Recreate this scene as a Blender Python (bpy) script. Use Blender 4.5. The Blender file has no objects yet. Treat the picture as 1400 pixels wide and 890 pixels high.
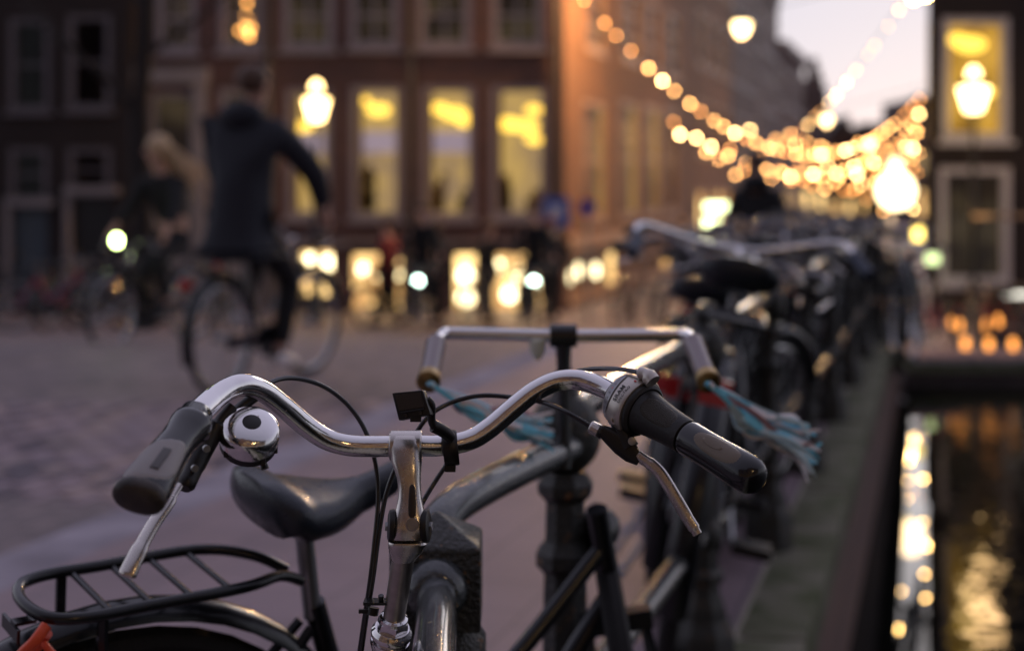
import bpy, bmesh, math, random
from mathutils import Vector, Matrix, Euler
V = Vector
R = math.radians
rnd = random.Random(7)
sc = bpy.context.scene
col = sc.collection

# ------------------------------------------------------------------ camera, sky, sun, exposure
EYE = 1.27
cam_d = bpy.data.cameras.new('camera')
cam = bpy.data.objects.new('camera', cam_d); col.objects.link(cam)
cam.location = (0, 0, EYE); cam.rotation_euler = (R(90), 0, 0)
cam_d.sensor_width = 36; cam_d.lens = 50; cam_d.shift_y = -190/1400
cam_d.clip_start = .02; cam_d.clip_end = 3000
cam_d.dof.use_dof = True; cam_d.dof.focus_distance = 1.46; cam_d.dof.aperture_fstop = 2.8
sc.camera = cam
sc.view_settings.view_transform = 'Standard'; sc.view_settings.look = 'None'
sc.view_settings.exposure = .2; sc.view_settings.gamma = 1
sc.cycles.use_denoising = True
sc.cycles.use_adaptive_sampling = False
sc.cycles.max_bounces = 7; sc.cycles.diffuse_bounces = 3; sc.cycles.glossy_bounces = 4
sc.cycles.transparent_max_bounces = 12
sc.cycles.sample_clamp_indirect = 6
w = bpy.data.worlds.new('World'); sc.world = w; w.use_nodes = True
nt = w.node_tree; nt.nodes.clear()
sky = nt.nodes.new('ShaderNodeTexSky'); sky.sky_type = 'NISHITA'; sky.sun_disc = False
SUN_EL, SUN_ROT = 4.0, 20.0
sky.sun_elevation = R(SUN_EL); sky.sun_rotation = R(SUN_ROT)
mixc = nt.nodes.new('ShaderNodeMixRGB'); mixc.inputs[0].default_value = .93
# thin even cloud deck: paler at the horizon, a little bluer overhead
tc = nt.nodes.new('ShaderNodeTexCoord'); sep = nt.nodes.new('ShaderNodeSeparateXYZ')
ramp = nt.nodes.new('ShaderNodeValToRGB')
ramp.color_ramp.elements[0].position = 0; ramp.color_ramp.elements[0].color = (.69, .70, .80, 1)
ramp.color_ramp.elements[1].position = .5; ramp.color_ramp.elements[1].color = (.50, .48, .64, 1)
mul = nt.nodes.new('ShaderNodeVectorMath'); mul.operation = 'SCALE'; mul.inputs[3].default_value = 10.0
bg = nt.nodes.new('ShaderNodeBackground'); bg.inputs[1].default_value = .1
out = nt.nodes.new('ShaderNodeOutputWorld')
fall = nt.nodes.new('ShaderNodeMapRange'); fall.interpolation_type = 'SMOOTHSTEP'
fall.inputs[1].default_value = -1; fall.inputs[2].default_value = .95; fall.inputs[3].default_value = .36; fall.inputs[4].default_value = 1
nt.links.new(tc.outputs['Generated'], sep.inputs[0]); nt.links.new(sep.outputs['Z'], ramp.inputs[0]); nt.links.new(sep.outputs['Y'], fall.inputs[0])
dim = nt.nodes.new('ShaderNodeVectorMath'); dim.operation = 'SCALE'
nt.links.new(ramp.outputs[0], dim.inputs[0]); nt.links.new(fall.outputs[0], dim.inputs[3]); nt.links.new(dim.outputs[0], mul.inputs[0])
nt.links.new(sky.outputs[0], mixc.inputs[1]); nt.links.new(mul.outputs[0], mixc.inputs[2])
nt.links.new(mixc.outputs[0], bg.inputs[0]); nt.links.new(bg.outputs[0], out.inputs[0])
sd = bpy.data.lights.new('sun', 'SUN'); sd.energy = .35; sd.angle = R(25); sd.color = (1, .93, .9)
so = bpy.data.objects.new('sun', sd); col.objects.link(so)
az = R(SUN_ROT); el = R(max(SUN_EL, 14))
sdir = V((math.sin(az)*math.cos(el), math.cos(az)*math.cos(el), math.sin(el)))
so.rotation_euler = sdir.to_track_quat('Z', 'Y').to_euler()

F = 1944.4
def P(px, py, D):            # a point of the place, given where one sees it from the bridge and how far it is
    return V(((px-700)/F*D, D, EYE-(py-255)/F*D))

# ------------------------------------------------------------------ materials
MATS = {}
def mat(name, color, rough=.5, metal=0, var=0, vscale=8, bump=0, bscale=40, emit=None, estr=0, spec=None,
        coat=0, color2=None, thr=None, rvar=0):
    if name in MATS: return MATS[name]
    m = bpy.data.materials.new(name); m.use_nodes = True; n = m.node_tree; b = n.nodes['Principled BSDF']
    b.inputs['Base Color'].default_value = (*color, 1); b.inputs['Roughness'].default_value = rough
    b.inputs['Metallic'].default_value = metal
    if spec is not None: b.inputs['Specular IOR Level'].default_value = spec
    if coat: b.inputs['Coat Weight'].default_value = coat; b.inputs['Coat Roughness'].default_value = .12
    tcn = n.nodes.new('ShaderNodeTexCoord')
    def noise(sc_, det=5):
        t = n.nodes.new('ShaderNodeTexNoise'); t.inputs['Scale'].default_value = sc_; t.inputs['Detail'].default_value = det
        n.links.new(tcn.outputs['Object'], t.inputs['Vector']); return t
    if var or color2:
        t = noise(vscale); rp = n.nodes.new('ShaderNodeValToRGB')
        c2 = color2 or tuple(min(1, c*(1+var)) for c in color)
        c1 = color if color2 else tuple(c*(1-var) for c in color)
        lo, hi = thr or (.35, .65)
        rp.color_ramp.elements[0].position = lo; rp.color_ramp.elements[1].position = hi
        rp.color_ramp.elements[0].color = (*c1, 1); rp.color_ramp.elements[1].color = (*c2, 1)
        n.links.new(t.outputs[0], rp.inputs[0]); n.links.new(rp.outputs[0], b.inputs['Base Color'])
        if metal and color2:
            r2 = n.nodes.new('ShaderNodeValToRGB'); r2.color_ramp.elements[0].position = lo; r2.color_ramp.elements[1].position = hi
            r2.color_ramp.elements[0].color = (metal,)*3+(1,); r2.color_ramp.elements[1].color = (0, 0, 0, 1)
            n.links.new(t.outputs[0], r2.inputs[0]); n.links.new(r2.outputs[0], b.inputs['Metallic'])
    if rvar:
        t = noise(vscale*2.3); mr = n.nodes.new('ShaderNodeMapRange')
        mr.inputs[1].default_value = .3; mr.inputs[2].default_value = .7
        mr.inputs[3].default_value = max(.02, rough-rvar); mr.inputs[4].default_value = rough+rvar
        n.links.new(t.outputs[0], mr.inputs[0]); n.links.new(mr.outputs[0], b.inputs['Roughness'])
    if bump:
        t = noise(bscale, 6); bp = n.nodes.new('ShaderNodeBump'); bp.inputs['Strength'].default_value = bump
        bp.inputs['Distance'].default_value = .01
        n.links.new(t.outputs[0], bp.inputs['Height']); n.links.new(bp.outputs[0], b.inputs['Normal'])
    if emit:
        b.inputs['Emission Color'].default_value = (*emit, 1); b.inputs['Emission Strength'].default_value = estr
    MATS[name] = m; return m

chrome = mat('chrome', (.80, .78, .78), .11, 1, color2=(.20, .13, .09), thr=(.70, .77), bump=.03, bscale=420, rvar=.07, vscale=150)
chrome_old = mat('worn_chrome', (.62, .60, .60), .22, 1, bump=.05, bscale=60, rvar=.1, vscale=30)
alloy = mat('cast_alloy', (.60, .56, .53), .27, 1, var=.04, vscale=40, bump=.008, bscale=90, rvar=.03)
alloy_old = mat('stained_alloy', (.42, .38, .35), .36, 1, var=.12, vscale=60, bump=.02, bscale=200, rvar=.06)
silver_paint = mat('silver_plastic', (.50, .46, .42), .34, .75, bump=.02, bscale=900)
black_plastic = mat('black_plastic', (.011, .010, .010), .38, spec=.4, bump=.05, bscale=500)
black_gloss = mat('black_gloss', (.008, .008, .010), .18, coat=.25, rvar=.06, vscale=20)
black_paint = mat('black_paint', (.007, .008, .010), .25, spec=.4, coat=.15, bump=.04, bscale=60)
rubber = mat('black_rubber', (.012, .011, .011), .5, spec=.4, bump=.1, bscale=300)
rubber_pebble = mat('pebbled_rubber', (.05, .040, .028), .38, bump=.9, bscale=900)
grey_rubber = mat('grey_rubber', (.25, .23, .23), .48, bump=.06, bscale=600)
brown_cap = mat('worn_brown_rubber', (.03, .022, .018), .42, var=.4, vscale=80, bump=.1, bscale=300)
olive_patch = mat('olive_gel', (.12, .088, .055), .36, bump=.06, bscale=400)
leather = mat('saddle_vinyl', (.018, .023, .032), .33, bump=.12, bscale=260, rvar=.08, vscale=30)
rail_paint = mat('chipped_green_black_paint', (.018, .024, .027), .14, coat=1.0, color2=(.30, .22, .12), vscale=70, thr=(.66, .70), bump=.6, bscale=170, rvar=.1)
post_paint = mat('post_green_paint', (.012, .012, .008), .38, coat=.12, color2=(.22, .11, .04), vscale=60, thr=(.63, .68), bump=.8, bscale=170, rvar=.12)
orange_rubber = mat('orange_rubber', (.75, .09, .03), .42, bump=.1, bscale=200)
label_print = mat('label_black_ink', (.01, .01, .01), .5)
label_red = mat('label_red_ink', (.55, .03, .03), .5)
window_grey = mat('display_window', (.26, .26, .28), .12, .3)
brass = mat('worn_brass', (.35, .24, .10), .35, 1, bump=.1)
steel = mat('galvanised', (.34, .34, .35), .38, .9, var=.2)
amber = mat('amber_reflector', (.7, .22, .04), .15, spec=.8)
red_refl = mat('red_reflector', (.45, .01, .01), .15, spec=.8)
white_refl = mat('white_reflector', (.75, .8, .7), .2)
tyre_m = mat('tyre', (.010, .010, .011), .7, spec=.3, bump=.2, bscale=150)
purple_grip = mat('mauve_grip', (.20, .15, .16), .25, coat=.3)
blue_strip = mat('blue_streamer', (.20, .66, .86), .35)
white_strip = mat('white_streamer', (.80, .76, .78), .35)
pale_strip = mat('pale_blue_streamer', (.50, .66, .72), .35)
pink_strip = mat('pink_streamer', (.50, .28, .30), .35)

# ------------------------------------------------------------------ mesh helpers
class MB:
    def __init__(s): s.v = []; s.f = []
    def add(s, vs, fs):
        o = len(s.v); s.v += [V(v) for v in vs]; s.f += [tuple(i+o for i in f) for f in fs]; return s
    def box(s, c, size, rot=None, taper=1):
        x, y, z = [d/2 for d in size]; vs = []
        for sz in (-1, 1):
            k = taper if sz > 0 else 1
            for sx, sy in ((-1,-1),(1,-1),(1,1),(-1,1)): vs.append(V((sx*x*k, sy*y*k, sz*z)))
        if rot: vs = [rot @ v for v in vs]
        c = V(c); return s.add([v+c for v in vs], [(3,2,1,0),(4,5,6,7),(0,1,5,4),(1,2,6,5),(2,3,7,6),(3,0,4,7)])
    def loft(s, secs, n=16, caps=True, a0=0, a1=None, closed=False):
        """secs: (centre, U, W[, exponent]) -> ring c + U cos + W sin (superellipse)"""
        full = a1 is None; m = n if full else n+1; vs = []
        for q in secs:
            c, U, W = q[:3]; e = q[3] if len(q) > 3 else 2.0
            for i in range(m):
                a = 2*math.pi*i/n if full else a0+(a1-a0)*i/n
                ca, sa = math.cos(a), math.sin(a)
                if e != 2: ca = math.copysign(abs(ca)**(2/e), ca); sa = math.copysign(abs(sa)**(2/e), sa)
                vs.append(V(c)+V(U)*ca+V(W)*sa)
        fs = []; k = len(secs)
        for j in range(k if closed else k-1):
            for i in range(m if full else m-1):
                a = j*m+i; b = j*m+(i+1) % m; jn = (j+1) % k
                fs.append((a, b, jn*m+(i+1) % m, jn*m+i))
        if caps and full and not closed:
            fs.append(tuple(range(n-1, -1, -1))); fs.append(tuple((k-1)*n+i for i in range(n)))
        return s.add(vs, fs)
    def tube(s, pts, r, n=10, caps=True, closed=False, flat=1, up=None):
        pts = [V(p) for p in pts]; k = len(pts)
        rs = r if isinstance(r, (list, tuple)) else [r]*k
        def tan(i):
            if closed: return (pts[(i+1) % k]-pts[i-1]).normalized()
            return (pts[min(i+1, k-1)]-pts[max(i-1, 0)]).normalized()
        t0 = tan(0); u = V(up) if up else (V((0,0,1)) if abs(t0.z) < .9 else V((0,1,0)))
        u = (u - t0*u.dot(t0)).normalized(); secs = []; pt = t0
        for i in range(k):
            t = tan(i); u = (pt.rotation_difference(t) @ u) if not up else V(up); u = (u-t*u.dot(t)).normalized(); pt = t
            secs.append((pts[i], u*rs[i], t.cross(u)*rs[i]*flat))
        return s.loft(secs, n, caps, closed=closed)
    def lathe(s, prof, o=(0,0,0), ax=(0,0,1), n=20, caps=True):
        ax = V(ax).normalized(); u = ax.orthogonal().normalized(); wv = ax.cross(u); o = V(o)
        return s.loft([(o+ax*z, u*max(r, 1e-5), wv*max(r, 1e-5)) for r, z in prof], n, caps)
    def ball(s, c, r, n=10, sc_=(1,1,1)):
        prof = [(math.sin(math.pi*i/n), -math.cos(math.pi*i/n)) for i in range(n+1)]
        return s.loft([(V(c)+V((0,0,z*r*sc_[2])), V((max(q,1e-4)*r*sc_[0],0,0)), V((0,max(q,1e-4)*r*sc_[1],0))) for q, z in prof], n+2)
    def mesh(s, name, smooth=True, sharp=40):
        me = bpy.data.meshes.new(name); me.from_pydata([tuple(v) for v in s.v], [], s.f); me.validate()
        bm = bmesh.new(); bm.from_mesh(me); bmesh.ops.remove_doubles(bm, verts=bm.verts, dist=1e-6)
        bmesh.ops.recalc_face_normals(bm, faces=bm.faces); bm.to_mesh(me); bm.free()
        if smooth:
            me.polygons.foreach_set('use_smooth', [True]*len(me.polygons)); me.set_sharp_from_angle(angle=R(sharp))
        return me
def spl(pts, k=6):          # Catmull-Rom resample
    pts = [V(p) for p in pts]; o = []
    for i in range(len(pts)-1):
        p0 = pts[max(i-1, 0)]; p1 = pts[i]; p2 = pts[i+1]; p3 = pts[min(i+2, len(pts)-1)]
        for j in range(k):
            t = j/k
            o.append(.5*((2*p1)+(p2-p0)*t+(2*p0-5*p1+4*p2-p3)*t*t+(3*p1-p0-3*p2+p3)*t**3))
    o.append(pts[-1]); return o
def bevel(me, wd, seg=2):
    bm = bmesh.new(); bm.from_mesh(me)
    bmesh.ops.bevel(bm, geom=[e for e in bm.edges if e.calc_face_angle(0) > .5], offset=wd, segments=seg, affect='EDGES', profile=.6)
    bm.to_mesh(me); bm.free()
    me.polygons.foreach_set('use_smooth', [True]*len(me.polygons)); me.set_sharp_from_angle(angle=R(50)); return me
def link(name, me, m=None, parent=None, mtx=None):
    o = bpy.data.objects.new(name, me); col.objects.link(o)
    if m is not None and me is not None and len(me.materials) == 0: me.materials.append(m)
    if parent is not None: o.parent = parent
    if mtx is not None: o.matrix_local = mtx
    return o
def part(name, mb, m, parent, smooth=True, mtx=None, sharp=40):
    return link(name, mb.mesh(name, smooth, sharp), m, parent, mtx)
def tag(o, label=None, cat=None, group=None, kind=None):
    if label: o['label'] = label
    if cat: o['category'] = cat
    if group: o['group'] = group
    if kind: o['kind'] = kind
    return o
def thing(name, label, cat, loc=(0,0,0), rotz=0, group=None, lean=0):
    o = bpy.data.objects.new(name, None); col.objects.link(o); o.empty_display_size = .1
    o.location = loc; o.rotation_euler = (lean, 0, rotz); return tag(o, label, cat, group)
def wpart(name, mb, m, root, parent=None, smooth=True, sharp=40):   # mesh given in place coordinates
    for v in mb.v: v -= root.location
    return part(name, mb, m, parent or root, smooth, None, sharp)
def copy_tree(o, parent=None):
    c = o.copy(); col.objects.link(c)
    if parent is not None: c.parent = parent; c.matrix_parent_inverse = o.matrix_parent_inverse; c.matrix_local = o.matrix_local
    for ch in o.children: copy_tree(ch, c)
    return c
def recolor(o, m):
    o.material_slots[0].link = 'OBJECT'; o.material_slots[0].material = m

# ------------------------------------------------------------------ ground
def clamp(x, a, b): return max(a, min(b, x))
def zg(x, D):
    s = .088+.053*clamp((x-1)/4, 0, 1)
    return -min(s*max(D-11.5, 0), 1.2)
def x_edge(D): return .20 if D < 2.1 else .72+.2994*(D-3.9)
def x_kerb(D): return -1.13+.307*(D-5.95)
def x_rail(D): return .307*D-.631
WATER = EYE-2.8
Ds = [-60, -30, -12, -6, -2, 0, 1.6, 2.1]+[2.6+.5*i for i in range(52)]+[30, 36, 50, 80, 140, 300, 900]
Ds = sorted(set([d for d in Ds if abs(d-20) > .2]+[20.0]))
def sheet(name, fl, fr, m, dz=0, d0=-60, d1=900, k=6, side=0):
    mb = MB(); rows = [d for d in Ds if d0 <= d <= d1]; vs = []
    for d in rows:
        a, b = fl(d), fr(d)
        for i in range(k+1):
            x = a+(b-a)*i/k; vs.append((x, d, zg(x, d)+dz))
    fs = [(j*(k+1)+i, j*(k+1)+i+1, (j+1)*(k+1)+i+1, (j+1)*(k+1)+i) for j in range(len(rows)-1) for i in range(k)]
    mb.add(vs, fs); o = link(name, mb.mesh(name, True), m); return tag(o, kind='structure')

def brickwork(name, c1, c2, cm, scale, rough=.75, bump=.35, w_=.5, h_=.25, mortar=.02):
    m = bpy.data.materials.new(name); m.use_nodes = True; n = m.node_tree; b = n.nodes['Principled BSDF']
    t = n.nodes.new('ShaderNodeTexCoord'); br = n.nodes.new('ShaderNodeTexBrick')
    mp = n.nodes.new('ShaderNodeMapping')
    n.links.new(t.outputs['Object'], mp.inputs['Vector']); n.links.new(mp.outputs[0], br.inputs['Vector'])
    br.inputs['Scale'].default_value = scale; br.inputs['Color1'].default_value = (*c1, 1); br.inputs['Color2'].default_value = (*c2, 1)
    br.inputs['Mortar'].default_value = (*cm, 1); br.inputs['Mortar Size'].default_value = mortar
    br.inputs['Brick Width'].default_value = w_; br.inputs['Row Height'].default_value = h_
    no = n.nodes.new('ShaderNodeTexNoise'); no.inputs['Scale'].default_value = .9; no.inputs['Detail'].default_value = 6
    n.links.new(t.outputs['Object'], no.inputs['Vector'])
    mx = n.nodes.new('ShaderNodeMixRGB'); mx.blend_type = 'MULTIPLY'; mx.inputs[0].default_value = .6
    rp = n.nodes.new('ShaderNodeValToRGB'); rp.color_ramp.elements[0].position = .3; rp.color_ramp.elements[1].position = .7
    rp.color_ramp.elements[0].color = (.55, .55, .55, 1)
    n.links.new(no.outputs[0], rp.inputs[0]); n.links.new(br.outputs[0], mx.inputs[1]); n.links.new(rp.outputs[0], mx.inputs[2])
    n.links.new(mx.outputs[0], b.inputs['Base Color']); b.inputs['Roughness'].default_value = rough
    bp = n.nodes.new('ShaderNodeBump'); bp.inputs['Strength'].default_value = bump; bp.inputs['Distance'].default_value = .01
    n.links.new(br.outputs[1], bp.inputs['Height']); bp.invert = True; n.links.new(bp.outputs[0], b.inputs['Normal'])
    MATS[name] = m; return m, mp
road_m, mp_ = brickwork('road_clinker', (.30, .235, .245), (.18, .148, .165), (.07, .06, .07), 1, .62, w_=.2, h_=.1, mortar=.006)
mp_.inputs['Rotation'].default_value = (0, 0, R(-73))
pave_m, mp_ = brickwork('pavement_tiles', (.33, .245, .275), (.285, .215, .245), (.20, .16, .18), 1, .6, .2, w_=.3, h_=.3, mortar=.006)
mp_.inputs['Rotation'].default_value = (0, 0, R(-73))
quay_m = mat('mossy_quay_paving', (.46, .42, .36), .85, color2=(.24, .235, .15), vscale=1.6, thr=(.35, .7), bump=.5, bscale=9)
moss_m = mat('moss_coping', (.085, .10, .045), .95, color2=(.20, .19, .14), vscale=6, bump=.9, bscale=30)
kerb_m = mat('kerb_stone', (.31, .285, .335), .95, var=.25, vscale=3, bump=.6, bscale=30, spec=.15)
sheet('road', lambda d: -90, lambda d: x_kerb(d)+.03, road_m, k=14)
sheet('kerb', lambda d: x_kerb(d)-.30, lambda d: x_kerb(d), kerb_m, dz=.004, k=1)
sheet('pavement', lambda d: x_kerb(d), lambda d: min(x_rail(d)+.18, x_edge(d)-.08) if d <= 20 else 90, pave_m, dz=.008, k=8)
sheet('quay_strip', lambda d: min(x_rail(d)+.12, x_edge(d)-.13), lambda d: x_edge(d)-.10, quay_m, dz=.012, d1=20, k=3)
# coping along the near quay and the far quay, quay walls below
def edge_wall():
    cp = MB(); wl = MB(); rows = [d for d in Ds if -20 <= d <= 20]
    stone_me = []
    for j in range(len(rows)-1):
        a, b = rows[j], rows[j+1]
        A0 = V((x_edge(a)-.12, a, zg(x_edge(a), a)+.01)); A1 = A0+V((.20, 0, 0))
        B0 = V((x_edge(b)-.12, b, zg(x_edge(b), b)+.01)); B1 = B0+V((.20, 0, 0))
        d = V((0, 0, -.14))
        if not 2.05 < a < 20: cp.add([A0, A1, B1, B0, A0+d, A1+d, B1+d, B0+d], [(0,1,2,3), (1,5,6,2), (0,4,5,1), (2,6,7,3), (4,7,6,5)])
        wx = V((-.17, 0, 0)); wa = A1+wx+d; wb = B1+wx+d
        wl.add([wa, wb, V((wb.x, wb.y, WATER-.6)), V((wa.x, wa.y, WATER-.6))], [(0,1,2,3)])
    xe = x_edge(20); z = zg(6, 20.6)
    cp.box((xe+.08+45, 20.15, z-.06), (90, .34, .16)); 
    fw_ = MB(); fw_.box((xe+45, 20.3, (z-.14+WATER-.6)/2), (90, .3, z-.14-WATER+.6))
    tag(link('far_quay_wall', fw_.mesh('far_quay_wall', False), mat('far_quay_stone', (.20, .155, .17), .8, color2=(.10, .08, .085), vscale=2.2, thr=(.3, .7), bump=.5, bscale=5)), kind='structure')
    qc = tag(link('quay_coping', cp.mesh('quay_coping', False), moss_m), kind='structure'); D = 2.1; r2 = random.Random(9)
    while D < 19.9:
        L = min(r2.uniform(.7, 1.05), 20-D); a, b = D+.006, D+L-.006; h = r2.uniform(0, .008); o_ = r2.uniform(-.006, .006)
        q = [V((x_edge(a)-.12+o_, a, zg(x_edge(a), a)+.014+h)), V((x_edge(a)+.08+o_, a, zg(x_edge(a), a)+.010+h)), V((x_edge(b)+.08+o_, b, zg(x_edge(b), b)+.010+h)), V((x_edge(b)-.12+o_, b, zg(x_edge(b), b)+.014+h))]
        mb = MB().add(q+[v-V((0,0,.15)) for v in q], [(0,1,2,3), (1,5,6,2), (0,4,5,1), (2,6,7,3), (4,7,6,5), (0,3,7,4)])
        me = mb.mesh('coping_stone', False); bevel(me, .012, 2); link('coping_stone', me, moss_m, qc); D += L
    m, mp = brickwork('quay_brick', (.24, .13, .10), (.16, .09, .075), (.14, .11, .10), 1, .6, w_=.22, h_=.07, mortar=.008)
    mp.inputs['Rotation'].default_value = (R(90), 0, 0)
    tag(link('quay_wall', wl.mesh('quay_wall', False), m), kind='structure')
edge_wall()
wm = bpy.data.materials.new('canal_water'); wm.use_nodes = True; n = wm.node_tree; b = n.nodes['Principled BSDF']
b.inputs['Base Color'].default_value = (.006, .007, .006, 1); b.inputs['Roughness'].default_value = .004; b.inputs['IOR'].default_value = 1.13
t = n.nodes.new('ShaderNodeTexCoord'); no = n.nodes.new('ShaderNodeTexNoise'); no.inputs['Scale'].default_value = 1.2; no.inputs['Detail'].default_value = 2
bp = n.nodes.new('ShaderNodeBump'); bp.inputs['Strength'].default_value = .05; bp.inputs['Distance'].default_value = .05
n.links.new(t.outputs['Object'], no.inputs['Vector']); n.links.new(no.outputs[0], bp.inputs['Height'])
# smooth in the lee of the quay wall, rippled farther out
dt = n.nodes.new('ShaderNodeVectorMath'); dt.operation = 'DOT_PRODUCT'; dt.inputs[1].default_value = (1, -.2994, 0)
mr = n.nodes.new('ShaderNodeMapRange'); mr.inputs[1].default_value = -.02; mr.inputs[2].default_value = .45; mr.inputs[3].default_value = 0; mr.inputs[4].default_value = .5
n2 = n.nodes.new('ShaderNodeTexNoise'); n2.inputs['Scale'].default_value = 5; n2.inputs['Detail'].default_value = 2
bp2 = n.nodes.new('ShaderNodeBump'); bp2.inputs['Distance'].default_value = .025
n.links.new(t.outputs['Object'], dt.inputs[0]); n.links.new(dt.outputs['Value'], mr.inputs[0]); n.links.new(mr.outputs[0], bp2.inputs['Strength'])
n.links.new(t.outputs['Object'], n2.inputs['Vector']); n.links.new(n2.outputs[0], bp2.inputs['Height']); n.links.new(bp.outputs[0], bp2.inputs['Normal'])
n.links.new(bp2.outputs[0], b.inputs['Normal'])
mb = MB().add([(-2.2, -30, WATER), (95, -30, WATER), (95, 20.4, WATER), (-2.2, 20.4, WATER)], [(0,1,2,3)])
tag(link('canal_water', mb.mesh('canal_water'), wm), kind='structure')

# single clinker bricks of the road where they show largest
SD = V((.2935, .956, 0)); SN = V((-.956, .2935, 0)); 
def road_bricks():
    bm_ = [mat('clinker_%s' % k, c, .6, bump=.5, bscale=40) for k, c in
           (('plum', (.29, .22, .25)), ('dark', (.12, .095, .12)), ('brown', (.36, .27, .265)))]
    meshes = []
    for m in bm_:
        me = MB().box((0, 0, 0), (.092, .192, .03), taper=.95).mesh('brick', False); me.materials.append(m); meshes.append(me)
    road = bpy.data.objects['road']; cells = []
    ang = math.atan2(SD.y, SD.x)-R(90)
    for i in range(60):
        for j in range(60):
            s = 3.2+i*.2+(j % 2)*.1; q = .32+j*.1
            p = V((x_kerb(4.0), 4.0, 0))+SD*(s-1.5)+SN*q
            px = 700+F*p.x/p.y; py = 255+F*(EYE-zg(p.x, p.y))/p.y
            if -20 < px < 640 and 462 < py < 900 and p.y < 8.4: cells.append((p.y, p))
    cells.sort(key=lambda c: c[0]); st = MB(); r2 = random.Random(3)
    for k, (d, p) in enumerate(cells):
        z = zg(p.x, p.y)-.0105+r2.uniform(-.0015, .0025); tx, ty = r2.gauss(0, .010), r2.gauss(0, .010)
        rot = Euler((tx, ty, ang+r2.gauss(0, .01)))
        if k < 300:
            link('brick', meshes[r2.choice((0, 0, 1, 2))], None, road, Matrix.Translation((p.x, p.y, z)) @ rot.to_matrix().to_4x4())
        else: st.box((p.x, p.y, z), (.092, .192, .03), rot.to_matrix(), .95)
    if len(cells) > 300:
        o = part('far_bricks', st, bm_[0], road, False); o['kind'] = 'stuff'
road_bricks()

# ------------------------------------------------------------------ string lights and lamps (shared parts)
bulb_m = mat('bulb_warm', (.1, .05, .02), .4, emit=(1, .46, .14), estr=30)
bulb_y = mat('bulb_yellow', (.1, .08, .02), .4, emit=(1, .60, .23), estr=52)
cable_m = mat('light_cable', (.01, .01, .01), .6)
def ico(r, sub=1):
    bm = bmesh.new(); bmesh.ops.create_icosphere(bm, subdivisions=sub, radius=r); me = bpy.data.meshes.new('bulb'); bm.to_mesh(me); bm.free()
    me.polygons.foreach_set('use_smooth', [True]*len(me.polygons)); return me
bulb_me = ico(.034); bulb_me.materials.append(bulb_m)
bulb_me2 = ico(.036); bulb_me2.materials.append(bulb_y)
bulb_me3 = ico(.032); bulb_me3.materials.append(mat('bulb_orange', (.1,.05,.02), .4, emit=(1, .38, .10), estr=18))
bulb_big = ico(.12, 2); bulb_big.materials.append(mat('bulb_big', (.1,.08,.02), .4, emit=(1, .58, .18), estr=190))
def string(label, a, b, sag, step, me=None, scale=1.0, jit=.25):
    a, b = V(a), V(b); L = (b-a).length; N = int(L*1.03/step)
    root = thing('string_lights', label, 'string lights', a, 0, 'strings of warm bulbs over the street')
    pts = [(b-a)*t+V((0, 0, -4*sag*t*(1-t))) for t in [i/24 for i in range(25)]]
    part('cable', MB().tube(pts, .006, 5), cable_m, root)
    for i in range(N):
        t = (i+.5+rnd.uniform(-jit, jit))/N
        p = (b-a)*t+V((0, 0, -4*sag*t*(1-t)-.04))
        link('bulb', me or rnd.choice((bulb_me2, bulb_me, bulb_me, bulb_me3, bulb_me3)), None, root, Matrix.Translation(p) @ Matrix.Scale(scale*rnd.uniform(.66, .98), 4))
    return root

lamp_black = mat('lamp_iron', (.012, .014, .013), .4)
lamp_glass = mat('lamp_glass_lit', (.3, .25, .15), .3, emit=(1, .66, .26), estr=9)
def lantern_post(label, x, y, z0, H, power=60, s=1.0, white=False, tint=(1, .62, .30)):
    root = thing('street_lamp', label, 'street lamp', (x, y, z0), 0, 'lit street lamps')
    pm = lamp_black
    part('base', MB().lathe([(.16, 0), (.16, .1), (.12, .16), (.11, .7), (.13, .74), (.08, .85)], n=12), pm, root)
    part('column', MB().lathe([(.055, .85), (.05, 2.0), (.075, 2.04), (.045, 2.1), (.035, H-.65*s), (.08*s, H-.62*s), (.03, H-.55*s), (.05*s, H-.45*s)], n=12), pm, root)
    head = part('lantern', MB().lathe([(.10*s, H-.46*s), (.12*s, H-.42*s), (.125*s, H-.41*s)], n=6), pm, root)
    part('glass', MB().lathe([(.13*s, H-.40*s), (.25*s, H)], n=6), lamp_glass, head, False)
    part('crown', MB().lathe([(.28*s, H+.0), (.27*s, H+.03*s), (.16*s, H+.14*s), (.13*s, H+.16*s)], n=12), pm, head)
    part('cap_glass', MB().lathe([(.10*s, H+.16*s), (.10*s, H+.24*s), (.07*s, H+.30*s), (.01, H+.34*s)], n=12), lamp_glass, head)
    if power:
        ld = bpy.data.lights.new('lamp_light', 'POINT'); ld.energy = power; ld.color = tint; ld.shadow_soft_size = .2
        lo = bpy.data.objects.new('lamp_light', ld); col.objects.link(lo); lo.parent = root; lo.location = (0, -.45, H-.1)
    return root
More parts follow.
